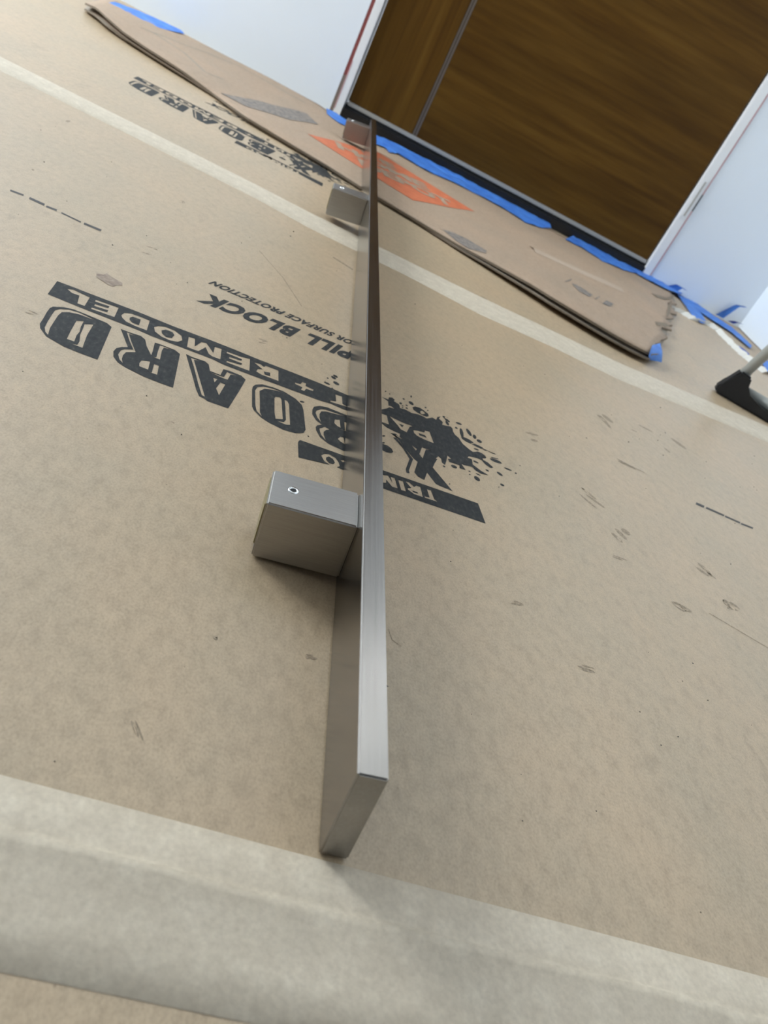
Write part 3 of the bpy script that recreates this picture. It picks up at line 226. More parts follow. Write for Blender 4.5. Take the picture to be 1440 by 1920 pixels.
# ------------------------------------------------------------------ materials
PAPER = (0.440, 0.326, 0.206)
def paper_mat(name, c, speck=1.0, rough=0.42, spec=0.8):
    m = mat(name, c, rough, 0, spec)
    n1 = noise(m, 9.0, 5, (1, 0.7, 1), 0.6)
    n2 = noise(m, 900.0, 4, (1, 0.7, 1), 0.6)
    n3 = noise(m, 28.0, 6, (1.0, 0.4, 1), 0.7, (0, 0, 0.35))
    n4 = noise(m, 150.0, 6, (1, 0.6, 1), 0.75, (0, 0, 0.5))
    n5 = noise(m, 330.0, 2, (1, 1, 1), 0.5)
    col = ramp(m, n1, [(0.32, tuple(x * k for x, k in zip(c, (0.93, 0.955, 0.96)))), (0.68, tuple(x * k for x, k in zip(c, (1.06, 1.03, 1.0))))])
    col = mix(m, speck, col, ramp(m, n4, [(0.30, (0.83, 0.82, 0.80)), (0.5, (1, 1, 1)), (0.70, (1.12, 1.12, 1.12))]), 'MULTIPLY')
    col = mix(m, speck, col, ramp(m, n2, [(0.35, (0.88, 0.875, 0.86)), (0.5, (1, 1, 1)), (0.65, (1.07, 1.07, 1.07))]), 'MULTIPLY')
    col = mix(m, 0.8 * speck, col, ramp(m, n3, [(0.27, (0.78, 0.77, 0.75)), (0.40, (1, 1, 1)), (0.75, (1.03, 1.03, 1.03))]), 'MULTIPLY')
    col = mix(m, speck, col, ramp(m, n5, [(0.21, (0.55, 0.52, 0.48)), (0.25, (1, 1, 1))]), 'MULTIPLY')
    base(m, col)
    bump(m, n4, 0.03, 0.0004)
    return m
M_PAPER = paper_mat('kraft_floor_paper', PAPER)
M_CARD = paper_mat('corrugated_cardboard', (0.375, 0.272, 0.192), 0.7, 0.65, 0.3)
M_CARD_EDGE = mat('cardboard_edge', (0.20, 0.155, 0.11), 0.9)
M_CARD_IN = paper_mat('cardboard_inside', (0.30, 0.25, 0.195), 0.7, 0.7, 0.3)
M_CREASE = mat('cardboard_crease', (0.42, 0.318, 0.235), 0.8)
M_TORN = mat('torn_paper_fibre', (0.72, 0.69, 0.63), 0.9)
M_INK = mat('black_print', (0.03, 0.033, 0.035), 0.6, 0, 0.2)
_n = noise(M_INK, 350, 4, (1, .5, 1)); base(M_INK, ramp(M_INK, _n, [(0.35, (0.020, 0.021, 0.022)), (0.6, (0.036, 0.036, 0.034)), (0.8, (0.10, 0.09, 0.075))]))
M_DASH = mat('dark_print_dash', (0.045, 0.04, 0.038), 0.6)
M_GREY = mat('grey_print', (0.19, 0.165, 0.15), 0.7)
_n = noise(M_GREY, 120, 3); base(M_GREY, ramp(M_GREY, _n, [(0.38, (0.13, 0.115, 0.105)), (0.62, (0.27, 0.22, 0.18))]))
M_ORANGE = mat('orange_print', (0.62, 0.13, 0.035), 0.6)
_n = noise(M_ORANGE, 60, 3); base(M_ORANGE, ramp(M_ORANGE, _n, [(0.3, (0.50, 0.125, 0.05)), (0.7, (0.60, 0.165, 0.07))]))
M_STAIN = mat('brown_stain', (0.24, 0.16, 0.11), 0.5)
_n = noise(M_STAIN, 200, 4); base(M_STAIN, ramp(M_STAIN, _n, [(0.35, (0.20, 0.13, 0.09)), (0.65, (0.36, 0.27, 0.19))]))
M_TAPE = mat('pale_seam_tape', (0.56, 0.51, 0.44), 0.55)
_a = noise(M_TAPE, 75, 6, (1, 1, 1), 0.7); _b = noise(M_TAPE, 420, 4)
base(M_TAPE, mix(M_TAPE, 0.8, ramp(M_TAPE, _a, [(0.25, (0.50, 0.42, 0.315)), (0.5, (0.575, 0.487, 0.368)), (0.72, (0.66, 0.57, 0.44))]),
                 ramp(M_TAPE, _b, [(0.3, (0.86, 0.85, 0.84)), (0.55, (1, 1, 1)), (0.75, (1.09, 1.09, 1.09))]), 'MULTIPLY'))
bump(M_TAPE, _a, 0.25, 0.001)
M_BLUE = mat('blue_painters_tape', (0.045, 0.19, 0.62), 0.55)
_n = noise(M_BLUE, 40, 4); base(M_BLUE, ramp(M_BLUE, _n, [(0.3, (0.03, 0.14, 0.52)), (0.7, (0.08, 0.26, 0.72))]))
M_BLUE_D = mat('dark_blue_tape', (0.012, 0.04, 0.32), 0.5)
M_WALL = mat('white_wall_paint', (0.80, 0.81, 0.815), 0.55)
_n = noise(M_WALL, 3.0, 4); base(M_WALL, ramp(M_WALL, _n, [(0.3, (0.825, 0.88, 0.935)), (0.7, (0.85, 0.90, 0.95))]))
M_TRIM = mat('white_jamb_paint', (0.86, 0.86, 0.86), 0.4)
M_RED = mat('red_gap_filler', (0.22, 0.05, 0.045), 0.6)
M_REDL = mat('pale_red_line', (0.60, 0.34, 0.35), 0.6)
M_GAP = mat('raw_gap_brown', (0.20, 0.15, 0.12), 0.8)
def wood(name, along):
    m = mat(name, (0.09, 0.045, 0.012), 0.5, 0, 0.14)
    st = (0.55, 0.55, 9) if along == 'h' else (10, 10, 0.4)
    rot = (0, math.radians(6) if along == 'h' else 0, 0)
    a = noise(m, 6, 5, st, 0.6); b = noise(m, 3.0, 2, tuple(x ** 0.7 for x in st), 0.5)
    c1 = ramp(m, a, [(0.3, (0.064, 0.027, 0.003)), (0.5, (0.092, 0.042, 0.005)), (0.72, (0.118, 0.058, 0.009))])
    c2 = ramp(m, b, [(0.3, (0.75, 0.74, 0.72)), (0.7, (1.25, 1.28, 1.3))])
    base(m, mix(m, 0.8, c1, c2, 'MULTIPLY'))
    return m
M_WOOD_V = wood('dark_wood_upright_grain', 'v')
M_WOOD_H = wood('dark_wood_level_grain', 'h')
M_INLAY = mat('door_inlay_metal', (0.17, 0.14, 0.115), 0.4, 0.3)
M_GROOVE = mat('door_inlay_groove', (0.05, 0.03, 0.015), 0.6)
M_SILL = mat('dark_bronze_threshold', (0.012, 0.010, 0.009), 0.45, 0.2)
M_SWEEP = mat('grey_sweep', (0.42, 0.40, 0.36), 0.4, 0.2)
M_CEIL = mat('ceiling_white', (0.86, 0.86, 0.85), 0.8)
M_FLOOR = mat('floor_screed', (0.44, 0.34, 0.24), 0.7)
M_STEEL = mat('brushed_stainless', (0.50, 0.475, 0.445), 0.23, 1.0)
_n = noise(M_STEEL, 60, 2, (12, 0.12, 12), 0.6, (0, 0, 0), True)
base(M_STEEL, ramp(M_STEEL, _n, [(0.3, (0.27, 0.253, 0.232)), (0.7, (0.315, 0.297, 0.275))]))
_r = nd(M_STEEL, 'ShaderNodeMapRange'); _r.inputs[3].default_value = 0.17; _r.inputs[4].default_value = 0.28
lk(M_STEEL, _n, _r.inputs[0]); lk(M_STEEL, _r.outputs[0], M_STEEL.node_tree.nodes['Principled BSDF'].inputs['Roughness'])
M_STEEL_B = mat('satin_stainless_block', (0.50, 0.475, 0.445), 0.36, 1.0)
_n = noise(M_STEEL_B, 90, 4, (0.6, 20, 20), 0.6, (0, 0, 0), True)
base(M_STEEL_B, ramp(M_STEEL_B, _n, [(0.3, (0.36, 0.342, 0.318)), (0.7, (0.41, 0.392, 0.368))]))
bump(M_STEEL_B, _n, 0.02, 0.0002)
M_CHROME = mat('bright_screw_rim', (0.85, 0.85, 0.83), 0.12, 1.0)
M_BLACK = mat('black_hole', (0.004, 0.004, 0.004), 0.7)
M_BRASS = mat('yellow_insert', (0.30, 0.25, 0.13), 0.5, 0.3)
M_RUBBER = mat('black_rubber', (0.008, 0.008, 0.009), 0.55)
M_ALU = mat('grey_painted_tube', (0.46, 0.47, 0.44), 0.4, 0.2)

# ------------------------------------------------------------------ setting: floor, walls, ceiling, door
f = wbox('floor', S_LEFT, 1.4, -0.3, T_REAR, -0.08, -0.0018, M_FLOOR)
tag(f, 'bare tan floor along the wall beyond the torn paper edge', 'floor', kind='structure')
HEAD = 2.10
DOOR0, DOOR1 = 0.008, 0.865
w = wbox('wall_back', S_LEFT, -0.0205, 0, -0.12, -0.0018, CEIL, M_WALL); tag(w, 'white painted wall left of the brown door', 'wall', kind='structure')
w = wbox('wall_back', 0.8905, S_RIGHT + 0.2, 0, -0.12, -0.0018, CEIL, M_WALL); tag(w, 'white painted wall between brown door and corner', 'wall', kind='structure')
w = wbox('wall_back', -0.0205, 0.8905, 0, -0.12, HEAD + 0.03, HEAD + 0.09, M_WALL); tag(w, 'white painted wall above the brown door', 'wall', kind='structure')
w = wbox('wall_right', S_RIGHT, S_RIGHT + 0.12, 0, T_REAR, 0, CEIL, M_WALL); tag(w, 'bright white return wall at the right edge', 'wall', kind='structure')
w = wbox('ceiling', S_LEFT - 0.1, S_RIGHT + 0.2, -0.12, T_REAR + 0.1, CEIL, CEIL + 0.1, M_CEIL); tag(w, 'plain white ceiling over the room', 'ceiling', kind='structure')
def pierced(name, label, mk, a0, a1, z0, z1, lo, hi):
    """a wall with one glazed opening: below, above and two piers in one mesh"""
    bm = bmesh.new()
    def b(p, q, r, s_):
        c = [mk(p, 0, r), mk(q, 0, r), mk(q, 1, r), mk(p, 1, r), mk(p, 0, s_), mk(q, 0, s_), mk(q, 1, s_), mk(p, 1, s_)]
        hexa(bm, c)
    b(lo, a0, 0, CEIL); b(a1, hi, 0, CEIL)
    if z0 > 0: b(a0, a1, 0, z0)
    b(a0, a1, z1, CEIL)
    o = from_bm(name, bm, M_WALL); tag(o, label, 'wall', kind='structure')
    return o
mk_left = lambda p, d, z: wf(S_LEFT - 0.12 * d, p, z)
mk_top = lambda p, d, z: wf(p, -0.12 * d, z)
pierced('wall_left', 'white side wall with a tall glazed opening', mk_left, 0.05, 1.05, 0.2, 2.3, -0.12, T_REAR + 0.12)
w = wbox('wall_rear', S_LEFT - 0.12, S_RIGHT + 0.12, T_REAR, T_REAR + 0.12, 0, CEIL, M_WALL); tag(w, 'plain white wall behind the viewer', 'wall', kind='structure')
M_PANE = bpy.data.materials.new('window_pane'); M_PANE.use_nodes = True
_nt = M_PANE.node_tree; _nt.nodes.clear()
_o = _nt.nodes.new('ShaderNodeOutputMaterial'); _t = _nt.nodes.new('ShaderNodeBsdfTransparent'); _g = _nt.nodes.new('ShaderNodeBsdfGlossy'); _mx = _nt.nodes.new('ShaderNodeMixShader')
_g.inputs['Roughness'].default_value = 0.02; _mx.inputs[0].default_value = 0.06
_nt.links.new(_t.outputs[0], _mx.inputs[1]); _nt.links.new(_g.outputs[0], _mx.inputs[2]); _nt.links.new(_mx.outputs[0], _o.inputs[0])
def window(name, label, mk, a0, a1, z0, z1):
    e = empty(name, mk((a0 + a1) / 2, 0.5, z0)); tag(e, label, 'window', kind='structure')
    inv = Matrix.Translation(-e.location)
    def piece(nm, p, q, r, s_, d0, d1, m):
        bm = bmesh.new()
        hexa(bm, [mk(p, d0, r), mk(q, d0, r), mk(q, d1, r), mk(p, d1, r), mk(p, d0, s_), mk(q, d0, s_), mk(q, d1, s_), mk(p, d1, s_)])
        bm.transform(inv)
        return from_bm(nm, bm, m, e)
    k = 0.05; mid = (a0 + a1) / 2
    for p, q, r, s_ in ((a0, a0 + k, z0, z1), (a1 - k, a1, z0, z1), (mid - k / 2, mid + k / 2, z0 + k, z1 - k), (a0 + k, a1 - k, z0, z0 + k), (a0 + k, a1 - k, z1 - k, z1)):
        piece('window_frame', p, q, r, s_, 0.3, 0.7, M_TRIM)
    piece('pane', a0 + k, mid - k / 2, z0 + k, z1 - k, 0.48, 0.52, M_PANE)
    piece('pane', mid + k / 2, a1 - k, z0 + k, z1 - k, 0.48, 0.52, M_PANE)
window('window_1', 'tall glazed opening in the side wall', mk_left, 0.05, 1.05, 0.2, 2.3)
window('window_2', 'low wide transom window over the brown door', mk_top, -0.0205, 0.8905, HEAD + 0.09, CEIL)

def rebase(o, root):
    """put a world-space mesh under an Empty that stands at its own base"""
    o.data.transform(Matrix.Translation(-root.location)); o.parent = root
    return o
# jambs (trim_1 left, trim_2 right), with the coloured joints between jamb and wall
t1 = empty('trim_1', wf(-0.002, 0, 0)); tag(t1, 'white jamb strip with a dark red joint left of the brown door', 'jamb', kind='structure')
rebase(wbox('jamb_strip', -0.0115, DOOR0 - 0.001, 0.004, -0.09, 0, HEAD, M_TRIM, bev=0.001), t1)
rebase(wbox('gap_filler', -0.0205, -0.0115, -0.0005, -0.02, 0.085, HEAD, M_RED), t1)['label'] = 'dark red joint line'
rebase(wbox('raw_gap', -0.0205, -0.0115, -0.0005, -0.02, 0, 0.085, M_GAP), t1)['label'] = 'raw brown joint near the floor'
rebase(wbox('pale_line', -0.0118, -0.0100, 0.0042, 0.0046, 0.01, 0.12, M_REDL), t1)
t2 = empty('trim_2', wf(0.876, 0, 0)); tag(t2, 'white jamb strip with a thin pink line right of the brown door', 'jamb', kind='structure')
rebase(wbox('jamb_strip', DOOR1 + 0.001, 0.8865, 0.004, -0.09, 0, HEAD, M_TRIM, bev=0.001), t2)
rebase(wbox('pink_line', 0.8865, 0.8905, 0.001, -0.02, 0, HEAD, M_REDL), t2)['label'] = 'thin pink joint line'
h = rebase(wbox('latch_plate', 0.8665, 0.8800, 0.0072, 0.004, 0.162, 0.262, M_TRIM, bev=0.0012), t2); h['label'] = 'pale slotted plate on the jamb'
s_ = wbox('slot', 0.8735, 0.8775, 0.0076, 0.006, 0.168, 0.255, M_SWEEP); rebase(s_, t2); s_.parent = h
s_ = wbox('dark_slot', 0.8872, 0.8900, 0.0025, 0.0005, 0.186, 0.228, M_BLACK); rebase(s_, t2); s_.parent = h
t3 = wbox('trim_3', -0.0205, 0.8905, 0.004, -0.09, HEAD, HEAD + 0.03, M_TRIM); tag(t3, 'white head strip over the brown door', 'jamb', kind='structure')
# the door
d = empty('door_1', wf(0.4365, 0, 0)); tag(d, 'dark brown wood front door with an upright metal inlay', 'door', kind='structure')
DT = -0.012
rebase(wbox('stile', DOOR0 + 0.004, 0.1835, DT, DT - 0.045, 0.038, HEAD - 0.004, M_WOOD_V), d)['label'] = 'dark wood stile with upright grain'
rebase(wbox('inlay_groove', 0.1835, 0.1965, DT - 0.003, DT - 0.045, 0.038, HEAD - 0.004, M_GROOVE), d)
rebase(wbox('inlay_strip', 0.1845, 0.1890, DT - 0.001, DT - 0.004, 0.038, HEAD - 0.004, M_INLAY), d)
rebase(wbox('inlay_strip', 0.1912, 0.1957, DT - 0.001, DT - 0.004, 0.038, HEAD - 0.004, M_INLAY), d)
bm = bmesh.new()
for s0, s1, z0, z1 in ((0.1965, DOOR1 - 0.003, 0.038, 0.95), (0.1965, 0.27, 0.95, 1.95), (0.79, DOOR1 - 0.003, 0.95, 1.95), (0.1965, DOOR1 - 0.003, 1.95, HEAD - 0.004)):
    hexa(bm, [wf(s0, DT, z0), wf(s1, DT, z0), wf(s1, DT - 0.045, z0), wf(s0, DT - 0.045, z0), wf(s0, DT, z1), wf(s1, DT, z1), wf(s1, DT - 0.045, z1), wf(s0, DT - 0.045, z1)])
rebase(from_bm('door_panel', bm, M_WOOD_H), d)['label'] = 'dark wood panel with level grain'
rebase(wbox('door_lite', 0.27, 0.79, DT - 0.02, DT - 0.026, 0.95, 1.95, M_PANE), d)['label'] = 'clear glass pane in the upper door'
rebase(wbox('bottom_sweep', DOOR0 + 0.006, DOOR1 - 0.002, DT + 0.006, DT - 0.03, 0.0285, 0.0375, M_SWEEP, bev=0.001), d)['label'] = 'pale grey sweep under the door'
rebase(wbox('threshold', DOOR0 + 0.001, DOOR1, 0.004, -0.09, 0.0, 0.021, M_SILL), d)['label'] = 'dark bronze threshold'
rebase(wbox('threshold_lip', DOOR0 + 0.001, DOOR1, -0.008, -0.09, 0.021, 0.0285, M_BLACK), d)

# ------------------------------------------------------------------ floor protection paper: three sheets and the tape on their seams
TH = 0.0007
def sheet(name, pts, z, label, m=M_PAPER):
    bm = bmesh.new()
    lo = [bm.verts.new((x, y, z)) for x, y in pts]; hi = [bm.verts.new((x, y, z + TH)) for x, y in pts]
    bm.faces.new(lo[::-1]); bm.faces.new(hi)
    n = len(pts)
    for i in range(n): bm.faces.new((lo[i], lo[(i + 1) % n], hi[(i + 1) % n], hi[i]))
    o = from_bm(name, bm, m)
    return tag(o, label, 'floor paper', 'sheets of floor protection paper')
XL = -1.62
tear = [tuple(p) for p in DATA['tear']]
near = sheet('floor_paper', [(XL, -2.6), (1.0, -2.6), (1.06, 0.1535), (XL, 0.1535)], -0.0017, 'kraft floor paper in the foreground below the wide pale tape')
midp = sheet('floor_paper', [(XL, 0.1500), (1.06, 0.1500), (1.0, 1.045), (XL, 1.075)], -0.0007, 'middle sheet of kraft floor paper under the large black logo')
far = sheet('floor_paper', [(XL, 1.07), (1.02, 1.04), (0.995, 1.30)] + tear[::-1] + [(tear[0][0] - 0.03, 2.02), (0.7, 2.045), (0.0, 2.118), (XL, 2.39)], -0.0017, 'far sheet of kraft floor paper reaching the wall and door')
Z_MID, Z_FAR = 0.0, -0.0010

LG = DATA['logo']
A_, B_, TX, TY = DATA['far']
def far_xf(c): return (A_ * c[0] - B_ * c[1] + TX, B_ * c[0] + A_ * c[1] + TY)
def print_on(parent, name, loops, m, z, xf=None, kind=None, label=None):
    me = fill_mesh(name, loops, xf); setz(me, z)
    o = link(name, me, m, parent)
    if kind: o['kind'] = kind
    if label: o['label'] = label
    return o
for parent, z, xf in ((midp, Z_MID + 0.00015, None), (far, Z_FAR + 0.00015, far_xf)):
    for k in ('D', 'R', 'A', 'O', 'B'):
        print_on(parent, 'printed_letter', LG[k], M_INK, z, xf, label='black shadowed letter %s' % k)
    print_on(parent, 'printed_banner', LG['bar'], M_INK, z, xf, label='black banner reading PAINT + REMODEL ending in an X and ink splash')
    print_on(parent, 'printed_letter_shadow', LG['xshadow'], M_INK, z, xf)
    print_on(parent, 'printed_dot', LG['dot'], M_INK, z, xf)
    print_on(parent, 'printed_banner', LG['trim'], M_INK, z, xf, label='black banner with knocked-out lettering')
    print_on(parent, 'ink_drops', LG['drops'], M_INK, z - 0.00006, xf, 'stuff', 'black ink splash drops')
    a, b, c = DATA['spill']
    me = text_mesh('spill_text', 'SPILL BLOCK', 1.12, 0.055, 0.2)
    fit_text(me, a, (b[0] - a[0], b[1] - a[1]), (c[0] - a[0], c[1] - a[1]))
    if xf:
        for v in me.vertices: v.co.x, v.co.y = xf((v.co.x, v.co.y))
    setz(me, z); link('printed_words', me, M_INK, parent)['label'] = 'bold black words SPILL BLOCK'
    a, b = DATA['small']
    me = text_mesh('small_text', 'FLOOR SURFACE PROTECTION', 1.1, 0.045, 0.2)
    fit_text(me, a, (b[0] - a[0], b[1] - a[1]), (-0.003, -0.0125))
    if xf:
        for v in me.vertices: v.co.x, v.co.y = xf((v.co.x, v.co.y))
    setz(me, z); link('printed_words', me, M_INK, parent)['label'] = 'small black line of lettering'
for k, z, p in (('dashL', Z_MID, midp), ('dashR', Z_MID, midp)):
    for lp in LG[k]: print_on(p, 'printed_dash', [lp], M_DASH, z + 0.00015)
M_SCUFF = mat('scuff_mark', (0.27, 0.205, 0.135), 0.6)
_n = noise(M_SCUFF, 500, 3); base(M_SCUFF, ramp(M_SCUFF, _n, [(0.4, (0.23, 0.17, 0.11)), (0.65, (0.40, 0.31, 0.21))]))
print_on(midp, 'scuff_marks', DATA['scuff'], M_SCUFF, Z_MID + 0.0001, kind='stuff', label='thin dark scuffs and scratches')
print_on(midp, 'stain', LG['stain'], M_STAIN, Z_MID + 0.0002, label='brown dried splat')
# torn pale edge of the far sheet
bm = bmesh.new(); rnd = random.Random(4)
prev = None
for i in range(len(tear) - 1):
    for k in range(6):
        u = k / 6; x = tear[i][0] * (1 - u) + tear[i + 1][0] * u; y = tear[i][1] * (1 - u) + tear[i + 1][1] * u
        wdt = 0.010 + 0.012 * rnd.random()
        q = (bm.verts.new((x - wdt * 0.7, y - wdt * 0.4, Z_FAR + 0.0002)), bm.verts.new((x + 0.006, y + 0.004, 0.0055 + 0.003 * rnd.random())), bm.verts.new((x + 0.012, y + 0.01, 0.0012)))
        if prev: bm.faces.new((prev[0], q[0], q[1], prev[1])); bm.faces.new((prev[1], q[1], q[2], prev[2]))
        prev = q
o = from_bm('torn_edge', bm, M_TORN, far); o['label'] = 'white fibrous torn paper edge'

def ribbon(name, rows, m, parent=None):
    """rows: list of lists of points; consecutive rows are joined by quads"""
    bm = bmesh.new(); vs = [[bm.verts.new(p) for p in r] for r in rows]
    for a, b in zip(vs, vs[1:]):
        for i in range(len(a) - 1): bm.faces.new((a[i], a[i + 1], b[i + 1], b[i]))
    return from_bm(name, bm, m, parent, True)
# near tape: its profile steps down over the paper edge below
prof = [(0.1140, -0.0010), (0.1142, -0.0006), (0.1300, -0.0004), (0.1500, 0.0020), (0.1528, 0.0026), (0.1538, 0.0008), (0.1560, 0.0004), (0.1724, 0.0003), (0.1726, Z_MID)]
rows = []
for i in range(121):
    x = XL + (1.0 - XL) * i / 120
    wv = 0.0006 * math.sin(x * 9) + 0.0004 * math.sin(x * 31 + 1)
    rows.append([(x, y + wv * (1 if 0.14 < y < 0.156 else 0.3), z + (0.0005 * math.sin(x * 60) + 0.0003 * math.sin(x * 173) if 0.14 < y < 0.156 else 0)) for y, z in prof])
tp = ribbon('seam_tape', rows, M_TAPE)
tag(tp, 'wide pale seam tape across the foreground with a raised ridge', 'tape', 'pale seam tapes')
pts = DATA['tapeM']
rows = []
def tape_row(t, b, z=Z_MID + 0.0004):
    r = []
    for k, dz in ((0, -0.0009), (0.02, 0), (0.33, 0.0003), (0.66, 0.0003), (0.98, 0), (1, -0.0004)):
        r.append((b[0] + (t[0] - b[0]) * k, b[1] + (t[1] - b[1]) * k, z + dz))
    return r
rows.append(tape_row((XL, 1.16), (XL, 1.095)))
for t, b in pts: rows.append(tape_row(t, b))
rows.append(tape_row((1.05, 1.14), (1.0, 1.05)))
tp = ribbon('seam_tape', rows, M_TAPE)
tag(tp, 'narrow pale seam tape crossing the floor near the cardboard', 'tape', 'pale seam tapes')

# ------------------------------------------------------------------ flattened cardboard box in front of the door
cf = [Vector(p) for p in DATA['cf']]; cb = [Vector(p) for p in DATA['cb']]
def resample(pl, n):
    L = [0]
    for a, b in zip(pl, pl[1:]): L.append(L[-1] + (b - a).length)
    out = []
    for i in range(n):
        t = L[-1] * i / (n - 1); k = 0
        while k < len(L) - 2 and L[k + 1] < t: k += 1
        u = (t - L[k]) / (L[k + 1] - L[k]); out.append(pl[k].lerp(pl[k + 1], u))
    return out
def card_grid(front, back, nu, nv, zoff=0.0, end_bulge=0.0, wav=0.0015, seed=1, dz=None):
    rn = random.Random(seed); fr = resample(front, nu); bk = resample(back, nu); g = []
    jag = [rn.uniform(-1, 1) for _ in range(nv)]
    for i in range(nu):
        row = []
        for j in range(nv):
            v = j / (nv - 1); p = fr[i].lerp(bk[i], v)
            zz = fr[i].z * (1 - v) ** 1.4 + bk[i].z * (1 - (1 - v) ** 1.4)
            p.z = zz + zoff + wav * math.sin(i * 0.35 + j * 0.9) * math.sin(math.pi * v) + (dz(i / (nu - 1), v) if dz else 0)
            if end_bulge and i >= nu - 2:
                k = 1 if i == nu - 1 else 0.4
                off = end_bulge * math.sin(math.pi * v) * k + 0.011 * jag[j] * (k if 0 < j < nv - 1 else 0)
                p.x += off; p.y -= off * 0.5
            row.append(p)
        g.append(row)
    return g
def card_panel(name, g, th, mats, parent):
    nu, nv = len(g), len(g[0])
    bm = bmesh.new()
    top = [[bm.verts.new(p) for p in r] for r in g]
    bot = [[bm.verts.new(p - Vector((0, 0, th))) for p in r] for r in g]
    for i in range(nu - 1):
        for j in range(nv - 1):
            f_ = bm.faces.new((top[i][j], top[i + 1][j], top[i + 1][j + 1], top[i][j + 1])); f_.smooth = True
            f_ = bm.faces.new((bot[i][j + 1], bot[i + 1][j + 1], bot[i + 1][j], bot[i][j])); f_.smooth = True; f_.material_index = 2
    def side(a, b, c, d_):
        f_ = bm.faces.new((a, b, c, d_)); f_.material_index = 1
    for i in range(nu - 1):
        side(top[i][0], bot[i][0], bot[i + 1][0], top[i + 1][0]); side(top[i][-1], top[i + 1][-1], bot[i + 1][-1], bot[i][-1])
    for j in range(nv - 1):
        side(top[0][j], top[0][j + 1], bot[0][j + 1], bot[0][j]); side(top[-1][j], bot[-1][j], bot[-1][j + 1], top[-1][j + 1])
    me = bpy.data.meshes.new(name); bm.to_mesh(me); bm.free()
    return link(name, me, mats, parent)
box = empty('flattened_cardboard_box', (0, 0, 0)); tag(box, 'long flattened brown cardboard box lying before the door with an orange print', 'cardboard')
CM = [M_CARD, M_CARD_EDGE, M_CARD_IN]
top_g = card_grid(cf, cb, 70, 26, 0.0, 0.012, 0.0006)
top_panel = card_panel('top_panel', top_g, 0.0035, CM, box)
# lower layer peeking out below the front edge on the right
f2 = [Vector((p.x, p.y - (0.004 if p.x > 0.25 else -0.004), max(0.0026, p.z * (0.52 if p.x > 0.25 else 0.35)))) for p in cf]
b2 = [Vector((p.x - 0.01, p.y - 0.04, 0.0042)) for p in cb]
card_panel('bottom_panel', card_grid(f2, b2, 70, 5, 0.0, 0.012, 0.0, 3), 0.0026, [M_CARD_IN, M_CARD_EDGE, M_CARD_IN], box)
# fanned flaps under the raised left end
for k, (a, dy, dx, x1) in enumerate(((0.46, 0.000, 0.012, -0.19), (0.26, 0.006, 0.022, -0.22), (0.14, 0.012, 0.03, -0.30))):
    fl_ = [Vector((p.x + dx, p.y + dy - 0.5 * dx, max(0.0026, p.z * a))) for p in cf if p.x <= x1]
    bl_ = [Vector((p.x + 0.05, p.y + 0.20, 0.004)) for p in fl_]
    card_panel('side_flap', card_grid(fl_, bl_, 24, 4, 0.0, 0, 0.0004, k + 7), 0.0022, CM, box)
# draped prints and creases
dg = bpy.context.evaluated_depsgraph_get()
tb = BVHTree.FromPolygons([v.co.copy() for v in top_panel.data.vertices], [tuple(p.vertices) for p in top_panel.data.polygons])
def drape_z(x, y, eps):
    h_ = tb.ray_cast(Vector((x, y, 0.3)), Vector((0, 0, -1)))
    return (h_[0].z if h_[0] is not None else 0.008) + eps
def drape(me, eps=0.0006, cuts=3):
    bm = bmesh.new(); bm.from_mesh(me)
    bmesh.ops.triangulate(bm, faces=bm.faces[:])
    for _ in range(cuts):
        e_ = [e for e in bm.edges if e.calc_length() > 0.018]
        if not e_: break
        bmesh.ops.subdivide_edges(bm, edges=e_, cuts=1); bmesh.ops.triangulate(bm, faces=bm.faces[:])
    for v in bm.verts: v.co.z = drape_z(v.co.x, v.co.y, eps)
    bm.to_mesh(me); bm.free()
def card_print(name, loops, m, eps=0.0006, label=None):
    me = fill_mesh(name, loops); drape(me, eps); o = link(name, me, m, box)
    if label: o['label'] = label
    return o
l_, r_ = [Vector((*p, 0)) for p in DATA['or']]
ax = r_ - l_; half = ax / 2; up = Vector((-half.y, half.x, 0)); ctr = (l_ + r_) / 2
sq = [tuple((l_).xy), tuple((ctr - up * 0.93).xy), tuple(r_.xy), tuple((ctr + up * 0.93).xy)]
card_print('orange_square_print', [sq], M_ORANGE, 0.0005, 'orange square print with knocked-out lettering')
an = ax.normalized(); un = Vector((-an.y, an.x, 0)); hl = ax.length / 2
for word, w0, w1, v0, v1 in (('THE', -0.36, 0.10, 0.34, 0.58), ('HOME', -0.66, 0.44, 0.00, 0.30), ('DEPOT', -0.46, 0.66, -0.36, -0.05)):
    me = text_mesh('word', word, 0.95, 0.045)
    o_ = ctr + an * (w0 * hl) + un * (v0 * hl)
    fit_text(me, o_, tuple((an * (w1 - w0) * hl).xy), tuple((un * (v1 - v0) * hl).xy))
    drape(me, 0.0010); link('knocked_out_word', me, M_CARD, box)['label'] = 'cardboard coloured word %s' % word
for k, lab in (('g1', 'grey printed panel'), ('g2', 'grey printed emblem'), ('g3', 'faint grey line of print'), ('g4', 'faint grey square print'), ('g5', None), ('g6', None)):
    card_print('grey_print', [DATA[k]], M_GREY, 0.0006, lab)
def crease(pts_, wdt, m, eps, name='fold_crease'):
    pl = resample([Vector((*p, 0)) for p in pts_], 24); rows_ = []
    for i, p in enumerate(pl):
        q = pl[min(i + 1, 23)] - pl[max(i - 1, 0)]; n_ = Vector((-q.y, q.x, 0)).normalized() * wdt
        r = []
        for k, e in ((-1, 0.0002), (0, eps), (1, 0.0002)):
            c = p + n_ * k; r.append((c.x, c.y, drape_z(c.x, c.y, e)))
        rows_.append(r)
    return ribbon(name, rows_, m, box)
crease(DATA['crease'], 0.022, M_CREASE, 0.003)
crease(DATA['cr1'], 0.004, M_CARD_IN, 0.0006)
